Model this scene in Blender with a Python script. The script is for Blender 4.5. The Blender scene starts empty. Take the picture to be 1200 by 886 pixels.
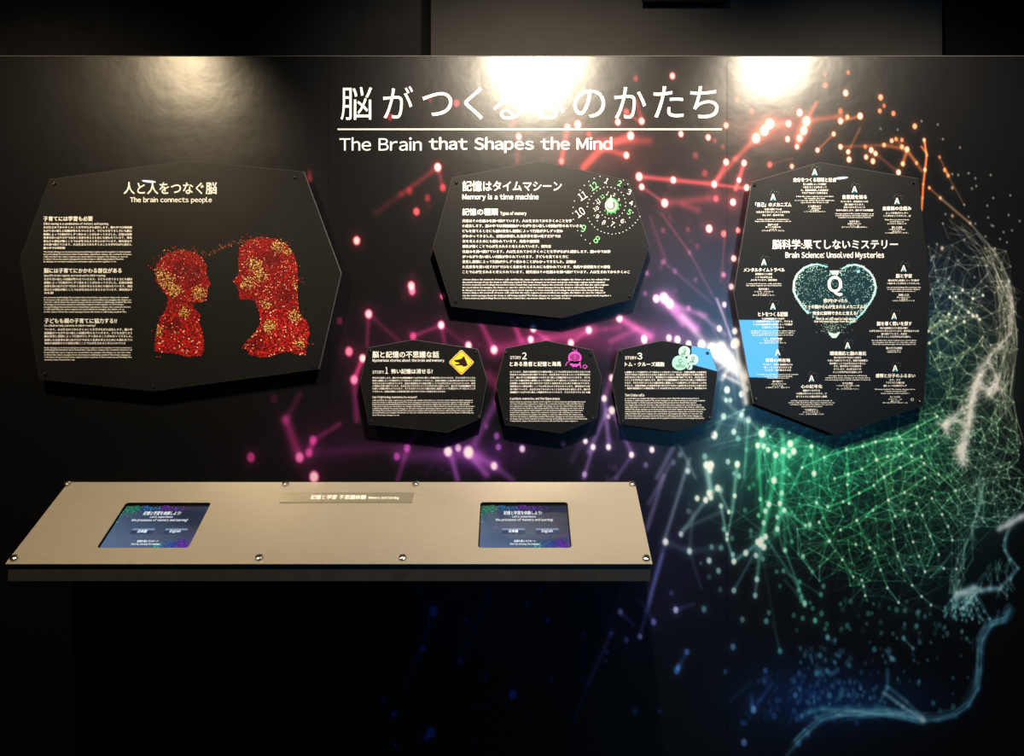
import bpy, bmesh, math, random
import numpy as np
from mathutils import Vector

random.seed(7)
rng = np.random.default_rng(11)
SC = bpy.context.scene
COL = SC.collection

# ------------------------------------------------------------------ camera
F = 936.0                     # focal length in pixels of the 1200 px wide frame
CD = 2.34                     # camera to mural wall
EYE = 1.5
cam_d = bpy.data.cameras.new('camera')
cam_d.sensor_width = 36.0
cam_d.lens = F / 1200.0 * 36.0
cam_d.clip_start = 0.05
cam = bpy.data.objects.new('camera', cam_d)
COL.objects.link(cam)
cam.location = (0, -CD, EYE)
cam.rotation_euler = (math.radians(90), 0, 0)
SC.camera = cam

# ------------------------------------------------------------------ world, view, lamps
w = bpy.data.worlds.new('world'); SC.world = w; w.use_nodes = True
w.node_tree.nodes['Background'].inputs[0].default_value = (0.35, 0.45, 0.8, 1)
w.node_tree.nodes['Background'].inputs[1].default_value = 0.0
SC.view_settings.view_transform = 'Standard'
SC.view_settings.look = 'None'
SC.view_settings.gamma = 1
SC.view_settings.use_curve_mapping = False
SC.view_settings.exposure = 0.22

LAMP_D, LAMP_Z = 1.10, 2.90
#        x     power  colour             half-size of cone
LAMPS = [(-1.36, 135, (1.0, 0.79, 0.50), 79, 1.56),
         (0.10, 240, (1.0, 0.85, 0.64), 86, 1.95),
         (1.12, 150, (1.0, 0.85, 0.64), 76, 1.92)]
for lx, pw, lc, cone, aim in LAMPS:
    ld = bpy.data.lights.new('spot_lamp', 'SPOT')
    ld.energy = pw; ld.color = lc
    ld.spot_size = math.radians(cone); ld.spot_blend = 1.0
    ld.shadow_soft_size = 0.035
    lo = bpy.data.objects.new('spot_lamp', ld); COL.objects.link(lo)
    lo.location = (lx, -LAMP_D, LAMP_Z)
    d = Vector((lx, 0.0, aim)) - Vector(lo.location)
    lo.rotation_euler = d.to_track_quat('-Z', 'Y').to_euler()

# ------------------------------------------------------------------ helpers
def P(px, py, off=0.0):
    """pixel of the photograph -> point on the plane `off` metres in front of the mural wall"""
    D = CD - off
    return ((px - 600) / F * D, -off, EYE + (443 - py) / F * D)

def node_mat(name, base=(0.5, 0.5, 0.5), rough=0.5, metal=0.0, spec=0.5, emis=None, es=1.0, coat=0.0):
    m = bpy.data.materials.new(name); m.use_nodes = True
    b = m.node_tree.nodes['Principled BSDF']
    b.inputs['Base Color'].default_value = (*base, 1)
    b.inputs['Roughness'].default_value = rough
    b.inputs['Metallic'].default_value = metal
    b.inputs['Specular IOR Level'].default_value = spec
    b.inputs['Coat Weight'].default_value = coat
    if emis:
        b.inputs['Emission Color'].default_value = (*emis, 1)
        b.inputs['Emission Strength'].default_value = es
    return m

def add_noise(m, scale=(1, 1, 1), nscale=30, amount=0.15, bump=0.0, dist=0.001, detail=4, mixcol=True, rough=None):
    """noise-driven colour variation, relief and gloss on a Principled material"""
    nt = m.node_tree; b = nt.nodes['Principled BSDF']
    tc = nt.nodes.new('ShaderNodeTexCoord'); mp = nt.nodes.new('ShaderNodeMapping')
    mp.inputs['Scale'].default_value = scale
    nz = nt.nodes.new('ShaderNodeTexNoise'); nz.inputs['Scale'].default_value = nscale
    nz.inputs['Detail'].default_value = detail
    nt.links.new(tc.outputs['Object'], mp.inputs[0]); nt.links.new(mp.outputs[0], nz.inputs[0])
    if mixcol:
        c = list(b.inputs['Base Color'].default_value)
        r = nt.nodes.new('ShaderNodeValToRGB')
        r.color_ramp.elements[0].position = 0.3; r.color_ramp.elements[1].position = 0.7
        r.color_ramp.elements[0].color = [v * (1 - amount) for v in c[:3]] + [1]
        r.color_ramp.elements[1].color = [min(1, v * (1 + amount)) for v in c[:3]] + [1]
        nt.links.new(nz.outputs[0], r.inputs[0]); nt.links.new(r.outputs[0], b.inputs['Base Color'])
    if rough:
        mr = nt.nodes.new('ShaderNodeMapRange')
        mr.inputs['To Min'].default_value = rough[0]; mr.inputs['To Max'].default_value = rough[1]
        nt.links.new(nz.outputs[0], mr.inputs['Value']); nt.links.new(mr.outputs[0], b.inputs['Roughness'])
    if bump:
        bp = nt.nodes.new('ShaderNodeBump'); bp.inputs['Strength'].default_value = bump
        bp.inputs['Distance'].default_value = dist
        nt.links.new(nz.outputs[0], bp.inputs['Height']); nt.links.new(bp.outputs[0], b.inputs['Normal'])
    return m

def attr_mat(name, rough=0.4, spec=0.5, emit=0.0):
    m = node_mat(name, rough=rough, spec=spec)
    nt = m.node_tree; b = nt.nodes['Principled BSDF']
    a = nt.nodes.new('ShaderNodeVertexColor'); a.layer_name = 'ink'
    if emit:
        b.inputs['Base Color'].default_value = (0.01, 0.01, 0.01, 1)
        nt.links.new(a.outputs[0], b.inputs['Emission Color']); b.inputs['Emission Strength'].default_value = emit
    else:
        nt.links.new(a.outputs[0], b.inputs['Base Color'])
    return m

def empty(name, loc, label, cat, group=None):
    o = bpy.data.objects.new(name, None); COL.objects.link(o); o.location = loc
    o.empty_display_size = 0.05
    o['label'] = label; o['category'] = cat
    if group: o['group'] = group
    return o

def origin(o):
    v = Vector((0, 0, 0))
    while o is not None:
        v += Vector(o.location); o = o.parent
    return v

def raw(name, verts, faces, m, parent=None, cols=None, smooth=False):
    me = bpy.data.meshes.new(name)
    og = np.array(origin(parent)) if parent else np.zeros(3)
    v = np.asarray(verts, dtype=float).reshape(-1, 3) - og
    me.from_pydata(v.tolist(), [], faces)
    me.materials.append(m)
    if cols is not None:
        a = me.color_attributes.new('ink', 'FLOAT_COLOR', 'POINT')
        c = np.ones((len(v), 4), dtype=np.float32); c[:, :3] = np.asarray(cols)
        a.data.foreach_set('color', c.ravel())
    me.update()
    if smooth:
        me.polygons.foreach_set('use_smooth', [True] * len(me.polygons))
    o = bpy.data.objects.new(name, me); COL.objects.link(o)
    o.parent = parent
    return o

def bm_obj(name, bm, m, parent=None, smooth=False):
    if parent: bmesh.ops.translate(bm, verts=bm.verts, vec=-origin(parent))
    bmesh.ops.recalc_face_normals(bm, faces=bm.faces)
    me = bpy.data.meshes.new(name); bm.to_mesh(me); bm.free(); me.materials.append(m)
    if smooth: me.polygons.foreach_set('use_smooth', [True] * len(me.polygons))
    o = bpy.data.objects.new(name, me); COL.objects.link(o); o.parent = parent
    return o

def box(bm, x0, x1, y0, y1, z0, z1):
    vs = [bm.verts.new((x, y, z)) for x in (x0, x1) for y in (y0, y1) for z in (z0, z1)]
    for f in ((0, 1, 3, 2), (4, 6, 7, 5), (0, 4, 5, 1), (2, 3, 7, 6), (0, 2, 6, 4), (1, 5, 7, 3)):
        bm.faces.new([vs[i] for i in f])

def struct(name, bm, m, parent=None):
    o = bm_obj(name, bm, m, parent)
    if not parent: o['kind'] = 'structure'
    return o

def lathe(profile, n, org, axis, up=(0, 0, 1)):
    """profile of (radius, distance along axis) revolved; returns bmesh"""
    a = Vector(axis).normalized(); u = a.orthogonal().normalized(); v = a.cross(u)
    bm = bmesh.new(); rings = []
    for r, h in profile:
        if r < 1e-6: rings.append([bm.verts.new(Vector(org) + a * h)])
        else: rings.append([bm.verts.new(Vector(org) + a * h + (u * math.cos(t) + v * math.sin(t)) * r)
                            for t in [2 * math.pi * k / n for k in range(n)]])
    for A, B in zip(rings, rings[1:]):
        for k in range(n):
            k2 = (k + 1) % n
            if len(A) == 1 and len(B) == 1: continue
            if len(A) == 1: bm.faces.new((A[0], B[k], B[k2]))
            elif len(B) == 1: bm.faces.new((A[k], A[k2], B[0]))
            else: bm.faces.new((A[k], A[k2], B[k2], B[k]))
    return bm

def lin(c):
    """8-bit display colour -> linear"""
    return tuple(((v / 255.0) / 12.92) if v / 255.0 <= 0.04045 else (((v / 255.0) + 0.055) / 1.055) ** 2.4 for v in c)

# ---- flat print drawn in 2D units and laid on a plane by `mapper(x, y, lift)`
class Ink:
    def __init__(self): self.v = []; self.f = []; self.c = []
    def poly(self, pts, col, z=0):
        n = len(self.v); self.v += [(x, y, z) for x, y in pts]; self.c += [col] * len(pts)
        self.f.append(list(range(n, n + len(pts))))
    def disc(self, x, y, r, col, z=0, n=6, ry=None):
        ry = ry or r
        self.poly([(x + r * math.cos(2 * math.pi * k / n), y + ry * math.sin(2 * math.pi * k / n)) for k in range(n)], col, z)
    def ring(self, x, y, r, wd, col, z=0, n=28, a0=0, a1=2 * math.pi):
        for k in range(n):
            t, s = a0 + (a1 - a0) * k / n, a0 + (a1 - a0) * (k + 1) / n
            self.poly([(x + (r - wd / 2) * math.cos(t), y + (r - wd / 2) * math.sin(t)), (x + (r + wd / 2) * math.cos(t), y + (r + wd / 2) * math.sin(t)),
                       (x + (r + wd / 2) * math.cos(s), y + (r + wd / 2) * math.sin(s)), (x + (r - wd / 2) * math.cos(s), y + (r - wd / 2) * math.sin(s))], col, z)
    def line(self, p, q, wd, col, z=0):
        dx, dy = q[0] - p[0], q[1] - p[1]; L = math.hypot(dx, dy) or 1e-6
        nx, ny = -dy / L * wd / 2, dx / L * wd / 2
        self.poly([(p[0] + nx, p[1] + ny), (p[0] - nx, p[1] - ny), (q[0] - nx, q[1] - ny), (q[0] + nx, q[1] + ny)], col, z)
    def path(self, pts, wd, col, z=0):
        for a, b in zip(pts, pts[1:]): self.line(a, b, wd, col, z)
    def build(self, name, mapper, m, parent):
        vs = [mapper(x, y, 0.0004 + 0.00025 * z) for x, y, z in self.v]
        o = raw(name, vs, self.f, m, parent, [lin(c) for c in self.c])
        if len(self.f) > 40: o['kind'] = 'stuff'
        return o

def wall_map(off):
    return lambda x, y, lift=0.0: P(x, y, off + lift)

# ---- lettering: queued, evaluated in one go, joined per (parent, part name, material)
TXT = []
BLK = [0]
def text(parent, part, m, body, x0, x1, y0, y1, mapper, bold=0.0, res=2, rot=0.0, lift=0.0005, key=None):
    """body fitted to the box x0..x1, y0(top)..y1(bottom) in the mapper's 2D units"""
    if key is None: BLK[0] += 1; key = BLK[0]
    TXT.append((parent, part, m, body, x0, x1, y0, y1, mapper, bold, res, rot, lift, None, key))
def text_line(parent, part, m, body, x0, x1, yc, size, mapper, bold=0.0, res=1, lift=0.0005, key=0):
    """a line of running text centred on yc, em size given, stretched to x0..x1"""
    TXT.append((parent, part, m, body, x0, x1, yc, yc, mapper, bold, res, 0, lift, size, key))
def flush_text():
    cache = {}
    def full(ch): return chr(ord(ch) + 0xFEE0)      # same letter in the lighter, squarer full-width face
    def latin(t): return t[13] is None and all(33 <= ord(c) <= 126 or c == ' ' for c in t[3]) and len(t[3]) > 0
    for t in TXT:
        for b in ([full(c) for c in t[3] if c != ' '] if latin(t) else [t[3]]):
            k = (b, t[10])
            if k not in cache:
                c = bpy.data.curves.new('t', 'FONT'); c.body = b; c.resolution_u = t[10]
                c.fill_mode = 'FRONT'
                o = bpy.data.objects.new('t', c); COL.objects.link(o); cache[k] = o
    dg = bpy.context.evaluated_depsgraph_get(); dg.update()
    geo = {}
    for k, o in cache.items():
        me = bpy.data.meshes.new_from_object(o.evaluated_get(dg))
        n = len(me.vertices); v = np.empty(n * 3, dtype=np.float32); me.vertices.foreach_get('co', v)
        v = v.reshape(-1, 3)[:, :2]
        fc = [tuple(p.vertices) for p in me.polygons]
        geo[k] = (v, fc); bpy.data.meshes.remove(me)
    for t in TXT:
        if not latin(t) or (t[3], t[10]) in geo: continue
        V, Fc, x, n = [], [], 0.0, 0
        for c in t[3]:
            if c == ' ': x += 0.36; continue
            v, fc = geo[(full(c), t[10])]
            if len(v) == 0: continue
            w_ = v[:, 0].max() - v[:, 0].min()
            V.append(np.column_stack((v[:, 0] - v[:, 0].min() + x, v[:, 1]))); Fc += [tuple(i + n for i in f) for f in fc]
            n += len(v); x += w_ + 0.10
        geo[(t[3], t[10])] = (np.concatenate(V), Fc)
    for o in cache.values():
        c = o.data; bpy.data.objects.remove(o); bpy.data.curves.remove(c)
    grp = {}
    for parent, part, m, body, x0, x1, y0, y1, mapper, bold, res, rot, lift, size, key in TXT:
        v, fc = geo[(body, res)]
        if len(v) == 0: continue
        lo, hi = v.min(0), v.max(0)
        sx = (x1 - x0) / max(hi[0] - lo[0], 1e-6)
        sy = (y1 - y0) / max(hi[1] - lo[1], 1e-6) if size is None else size
        g = grp.setdefault((id(parent), part, m.name, key), (parent, part, m, [], [], size is not None))
        # heavier weights are struck several times with a small shift
        if bold <= 0: sh = [(0, 0)]
        elif res <= 1: sh = [(-bold, 0), (bold, 0)]
        else: sh = [(-bold, 0), (bold, 0), (0, bold * .8), (0, -bold * .8)]
        for si, (sx_, sy_) in enumerate(sh):
            if size is None:
                X = x0 + (v[:, 0] - lo[0]) * sx; Y = y1 - (v[:, 1] - lo[1]) * sy
            else:
                X = x0 + (v[:, 0] - lo[0]) * sx; Y = y0 - (v[:, 1] - 0.33) * size
            X = X + sx_ * sx; Y = Y + sy_ * sy
            if rot:
                cx, cy = (x0 + x1) / 2, (y0 + y1) / 2; c_, s_ = math.cos(rot), math.sin(rot)
                X, Y = cx + (X - cx) * c_ + (Y - cy) * s_, cy - (X - cx) * s_ + (Y - cy) * c_
            n = len(g[3]); g[3].extend(mapper(float(a), float(b), lift + si * .00004) for a, b in zip(X, Y))
            g[4].extend(tuple(i + n for i in f) for f in fc)
    for parent, part, m, vs, fs, running in grp.values():
        o = raw(part, vs, fs, m, parent)
        if running: o['kind'] = 'stuff'          # running text too small to pick apart

# ------------------------------------------------------------------ materials
M_black = add_noise(node_mat('black_paint', (0.004, 0.004, 0.0045), 0.8, spec=0.06), nscale=12, amount=0.25)
M_grey = add_noise(node_mat('grey_upper_paint', (0.036, 0.033, 0.030), 0.8, spec=0.2), nscale=9, amount=0.08, bump=0.15)
M_core = node_mat('wall_core', (0.06, 0.055, 0.05), 0.6)
M_floor = add_noise(node_mat('dark_floor', (0.02, 0.02, 0.022), 0.5), nscale=20, amount=0.3)
M_white = node_mat('white_ink', (0.92, 0.91, 0.88), 0.45, spec=0.3)
M_ink = attr_mat('colour_ink', 0.4, 0.3)
M_plate = add_noise(node_mat('black_acrylic', (0.0062, 0.006, 0.0058), 0.42, spec=0.28, coat=1.0), nscale=5, amount=0.2, mixcol=True)
M_plate.node_tree.nodes['Principled BSDF'].inputs['Coat Roughness'].default_value = 0.012
M_plate.node_tree.nodes['Principled BSDF'].inputs['Coat IOR'].default_value = 1.6
M_edge = node_mat('acrylic_edge', (0.10, 0.10, 0.11), 0.25)
M_chrome = node_mat('chrome', (0.55, 0.52, 0.48), 0.22, metal=1.0)
M_darkmetal = node_mat('dark_metal', (0.06, 0.06, 0.06), 0.2, metal=0.9)
M_brush = node_mat('brushed_metal', (0.50, 0.45, 0.37), 0.42, metal=0.55)
add_noise(M_brush, scale=(1.5, 60, 60), nscale=14, amount=0.05, bump=0.06, dist=0.0005, rough=(0.34, 0.5))
M_body = add_noise(node_mat('dark_console_body', (0.035, 0.03, 0.026), 0.5), nscale=30, amount=0.2)

# mural print: satin laminate over the ink
M_mural = attr_mat('mural_print', 0.265, 0.58)
nt = M_mural.node_tree; b_ = nt.nodes['Principled BSDF']
tc = nt.nodes.new('ShaderNodeTexCoord'); bump_prev = None
for sc_, st_, ds_ in ((260, 0.12, 0.0006), (9, 0.35, 0.003)):
    nz = nt.nodes.new('ShaderNodeTexNoise'); nz.inputs['Scale'].default_value = sc_; nz.inputs['Detail'].default_value = 3
    bp = nt.nodes.new('ShaderNodeBump'); bp.inputs['Strength'].default_value = st_; bp.inputs['Distance'].default_value = ds_
    nt.links.new(tc.outputs['Object'], nz.inputs[0]); nt.links.new(nz.outputs[0], bp.inputs['Height'])
    if bump_prev: nt.links.new(bump_prev.outputs[0], bp.inputs['Normal'])
    bump_prev = bp
nt.links.new(bump_prev.outputs[0], b_.inputs['Normal'])

# ------------------------------------------------------------------ the setting
WTOP = P(0, 65.5)[2]
bm = bmesh.new(); box(bm, -2.6, 2.6, 0.004, 0.30, 0, WTOP)
wall = struct('wall_back', bm, M_core)
wall.data.materials.clear(); wall.data.materials.append(M_black)
bm = bmesh.new(); box(bm, -2.6, 2.6, -5.0, 1.0, -0.05, 0.0); struct('floor', bm, M_floor)
bm = bmesh.new(); box(bm, -3.6, 3.4, -5.0, 1.0, 3.0, 3.05); struct('ceiling', bm, M_black)
xl = (505 - 600) / F * 2.64; xr = (1104 - 600) / F * 2.64
bm = bmesh.new(); box(bm, xl, xr, 0.30, 0.36, WTOP - 0.3, 3.0); struct('wall_back_upper', bm, M_grey)
bm = bmesh.new(); box(bm, -3.6, xl - 0.001, 0.012, 0.36, WTOP + 0.0005, 3.0); struct('wall_left_upper', bm, M_black)
bm = bmesh.new(); box(bm, xr + 0.001, 3.4, 0.28, 0.36, WTOP + 0.0005, 3.0); struct('wall_right_upper', bm, M_black)
bm = bmesh.new(); box(bm, -3.6, 3.4, -4.6, -4.52, 0.0, 3.0); struct('wall_front', bm, M_black)

# ------------------------------------------------------------------ the mural print, painted by computation in frame pixels
S = 1.5; X0, Y0 = -90, 60; CW, CH = int(1440 * S), int(1000 * S)
CV = np.zeros((CH, CW, 3), dtype=np.float32)
CV[:] = np.array((13, 13, 15)) / 255.0
ANCH = np.array([
 (450,250,230,45,60),(700,160,235,60,60),(900,160,240,85,70),(1020,180,250,115,60),(1085,210,250,120,60),(1120,240,190,150,110),
 (1170,260,110,112,105),(1120,330,105,125,110),(1180,380,128,134,112),(1100,400,128,155,108),(430,400,240,50,130),(580,400,230,50,150),
 (350,530,215,45,150),(460,530,180,50,190),(550,540,170,80,220),(700,380,225,65,155),(790,360,200,100,220),(720,520,150,110,220),
 (760,560,120,110,190),(840,420,190,190,230),(850,480,100,165,175),(830,560,120,185,185),(900,560,45,200,125),(980,560,40,200,115),
 (1050,530,70,205,110),(1100,560,90,200,125),(1000,640,50,170,100),(1080,640,60,160,115),(1150,560,120,180,140),(1150,640,90,160,150),
 (1130,710,90,170,185),(940,700,70,180,160),(860,700,90,160,180),(960,790,60,140,190),(1100,800,70,140,180),(800,780,50,110,230),
 (600,800,60,90,220),(1050,840,70,140,180),(900,830,40,90,190),(760,730,90,100,225),(520,700,70,80,200),(840,250,235,60,70),(640,600,60,40,160)], dtype=float)
def hue(x, y):
    d = (ANCH[:, 0] - x) ** 2 + (ANCH[:, 1] - y) ** 2
    wt = 1.0 / (d + 60) ** 2
    return (ANCH[:, 2:] * wt[:, None]).sum(0) / wt.sum()
def _win(x0, x1, y0, y1):
    a = max(0, int((x0 - X0) * S)); b = min(CW, int((x1 - X0) * S) + 2)
    c = max(0, int((y0 - Y0) * S)); d = min(CH, int((y1 - Y0) * S) + 2)
    if a >= b or c >= d: return None
    yy, xx = np.mgrid[c:d, a:b]
    return slice(c, d), slice(a, b), xx / S + X0, yy / S + Y0
def screen(w_, k, col):
    col = np.asarray(col, dtype=np.float32) / 255.0
    CV[w_[0], w_[1]] = 1 - (1 - CV[w_[0], w_[1]]) * (1 - k[..., None].astype(np.float32) * col)
def haze(x, y, rx, ry, col, a=1.0):
    w_ = _win(x - 3 * rx, x + 3 * rx, y - 3 * ry, y + 3 * ry)
    if w_: screen(w_, .52 * a * np.exp(-((w_[2] - x) / rx) ** 2 - ((w_[3] - y) / ry) ** 2), col)
def dot(x, y, r=4, b=1.0, col=None, glow=True):
    """soft bokeh disc, taller than wide; b above .75 burns to white in the middle"""
    c = np.array(hue(x, y) if col is None else col, dtype=float)
    rx, ry = r * 0.86, r * 1.12
    if glow: haze(x, y, rx * 2.2, ry * 2.0, c, 0.35 * b)
    w_ = _win(x - rx - 3, x + rx + 3, y - ry - 3, y + ry + 3)
    if not w_: return
    d = np.sqrt(((w_[2] - x) / rx) ** 2 + ((w_[3] - y) / ry) ** 2)
    k = np.clip((1.15 - d) / 0.45, 0, 1)
    screen(w_, k * min(1, b), c)
    if b > 0.75:
        screen(w_, np.clip((0.98 - d) / 0.45, 0, 1) * (b - 0.75) * 4 * 0.9, (255, 255, 255))
def streak(x0, y0, x1, y1, wd=4, a=0.4, col=None, col2=None, fade=0.0):
    pad = wd * 1.6 + 1
    w_ = _win(min(x0, x1) - pad, max(x0, x1) + pad, min(y0, y1) - pad, max(y0, y1) + pad)
    if not w_: return
    dx, dy = x1 - x0, y1 - y0; L2 = dx * dx + dy * dy + 1e-6
    t = np.clip(((w_[2] - x0) * dx + (w_[3] - y0) * dy) / L2, 0, 1)
    d = np.hypot(w_[2] - x0 - t * dx, w_[3] - y0 - t * dy)
    k = np.exp(-(d / (wd * (0.5 if wd > 2.5 else 0.6))) ** 2) * min(1, a * (1.15 if wd > 2.5 else 1)) * (1 - fade * t)
    screen(w_, k, hue((x0 + x1) / 2, (y0 + y1) / 2) if col is None else col)
def chain(pts, wd=1.2, a=0.7, col=None, nodes=0, nb=0.9):
    for p, q in zip(pts, pts[1:]): streak(*p, *q, wd, a, col)
    if nodes:
        for p in pts: dot(p[0], p[1], nodes, nb, col, glow=False)

# broad colour fields of the print
for h in [(820,330,95,85,(52,50,78)),(720,270,110,70,(40,26,34)),(700,175,70,28,(95,25,28)),(905,150,48,24,(150,50,45)),(860,225,60,35,(70,25,30)),
          (640,400,120,26,(110,20,75)),(560,535,60,22,(70,20,110)),(720,520,60,50,(36,22,66)),(760,395,60,20,(110,45,120)),
          (852,425,30,26,(120,130,180)),(850,500,32,60,(40,80,95)),(830,560,50,60,(25,60,70)),(925,540,60,40,(10,120,80)),(930,600,60,60,(8,50,40)),
          (1050,520,80,34,(10,95,75)),(1060,580,100,60,(5,42,32)),(1100,430,50,60,(5,62,60)),(1090,350,60,60,(12,34,60)),(1165,450,30,90,(40,60,48)),
          (1150,600,50,50,(14,52,44)),(940,818,80,42,(8,36,120)),(1030,822,80,30,(8,44,92)),(1090,690,90,60,(5,26,34)),(640,720,180,60,(10,8,42)),
          (780,640,60,80,(18,16,52)),(470,420,70,60,(40,10,34)),(390,520,70,40,(38,8,36))]:
    haze(h[0], h[1], h[2], h[3], h[4])

# red bokeh of the left and middle
for d in [(457,137,4,.45),(504,117,3,.3),(535,121,4,.7),(601,144,4,.45),(608,160,4,.95),(513,196,5.2,1),(519,220,4.4,.6),(480,224,4.4,.35),(501,232,4.4,.4),
          (488,248,4.5,.8),(418,282,5.2,.95),(482,335,5.4,.95),(363,207,4,.4),(745,92,3.4,.4),(788,89,4,.9),(665,149,4,1),(677,146,5,1),(724,143,4,1),(752,142,4,1),
          (734,131,4,.6),(739,159,5,1),(734,182,4,1),(690,157,3.5,.5),(658,189,3.6,.8),(798,157,3.6,.95),(830,161,3.6,.95),(851,147,3.6,.9),(864,117,3.4,.5),
          (851,190,4,1),(872,191,3.8,1),(866,211,3.2,1),(837,216,4,1),(875,220,4,1),(859,237,4,1),(839,233,3.2,.7),(749,207,5,1),(752,219,3.8,1),(789,211,4,1),
          (779,238,5,1),(815,182,4,.3),(826,203,4,.35),(838,165,3,.3),(847,172,3,.3),(881,130,3.4,.5),(967,100,3.4,.7),(967,87,3,.4),(994,85,2.6,.7),
          (991,109,4,.95),(1032,114,3.6,.85),(1036,124,2.4,.7),(1031,130,2.8,.8),(1047,133,3,.8),(1072,148,3.4,.85),(1008,136,4,1),(993,137,3,.85),(985,142,3.8,.95),
          (985,130,3.4,.6),(924,145,4,1),(937,132,4.4,.95),(902,145,6,1),(896,153,6,1),(886,162,5.6,1),(945,142,5.6,1),(942,153,5,1),(937,162,4,1),(923,163,3.6,.95),
          (934,172,3,.95),(977,157,3,.9),(958,176,3,.95),(985,172,3.2,.95),(994,178,3,.95),(995,187,3.4,1),(1014,172,2.6,.7),(1021,176,3.4,1),(1026,180,3,.95),
          (1015,184,3,.95),(1023,189,3.4,.95),(1036,170,2.6,.85),(1045,165,2.8,.9),(1050,163,2.4,.8),(1057,164,2.4,.8),(1057,172,2.8,.85),(1063,175,3.2,.95),
          (1058,192,3,.9),(1053,202,3.4,1),(1074,191,2.2,.8),(1083,164,2.4,.85),(1084,199,2.4,.9),(1089,220,2,.8),(1102,232,2,.75),(1116,220,2,.7),(1111,206,2.2,.7),
          (1107,199,2.4,.75),(1101,184,2,.6),(1116,253,2,.7),(1104,291,2.6,.8),(1137,261,2,.5),(902,193,3.6,.65),(928,195,3,.9),(859,237,4,1),(865,270,3.4,.85),
          (848,274,3.6,.8),(831,268,4.8,1),(860,303,3.8,1),(857,336,3.8,.95),(848,322,3,.7),(806,269,3,.25),(777,270,3,.25),(777,307,3.6,.3),(758,320,3,.45),
          (756,344,3,.35),(817,289,3,.2),(808,296,3,.2),(791,318,3,.2),(815,328,3,.2),(398,376,4,.3)]:
    c = None
    if d[2] > 4 and d[1] < 200 and 880 < d[0] < 960: c = (250, 110, 90)
    dot(*d, col=c)
# magenta, violet and white bokeh
for d in [(432,368,5.4,.95),(517,381,5,1),(484,394,4.6,.75),(409,412,5.6,.85),(425,420,5,1),(415,445,5.6,.85),(549,405,5,1),(483,341,5,.85),(519,347,4,.8),
          (294,536,5.6,.72),(367,516,5.4,.6),(351,536,6,.82),(362,531,5,.6),(368,559,7,.95),(321,467,5,.14),(335,492,6,.2),(465,535,4.4,.75),(477,525,4.6,.75),
          (525,529,6.4,1),(537,525,4.6,.9),(549,530,7.6,1),(579,410,5.4,1),(625,385,4.8,1),(622,398,4.6,1),(669,402,4.6,1),(690,387,4.6,1),(726,373,4.8,1),
          (755,397,4.6,1),(717,443,4.4,1),(708,467,4,1),(717,481,5,1),(713,488,3,.9),(612,526,4.4,.95),(579,546,5,.97),(582,511,4,.65),(584,524,3.8,.7),(660,520,3.4,.6),
          (686,517,3.6,1),(695,524,3.8,1),(713,524,3.8,1),(740,533,3.8,1),(757,545,3.4,.5),(685,556,3.6,.8),(769,350,4.8,1),(778,349,6,1),(785,356,5.6,1),(781,352,5,1),
          (849,357,3.4,.9),(843,385,3.6,.95),(861,388,4,1),(784,396,4,1),(794,398,4.6,1),(807,403,4,1),(822,404,5.6,1),(834,405,3.4,.95),(862,402,6,1),(755,399,4,1),
          (764,527,4,1),(807,361,3,.5),(644,470,4,.3),(570,500,3,.3),(600,500,3,.3)]:
    dot(*d)
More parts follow.
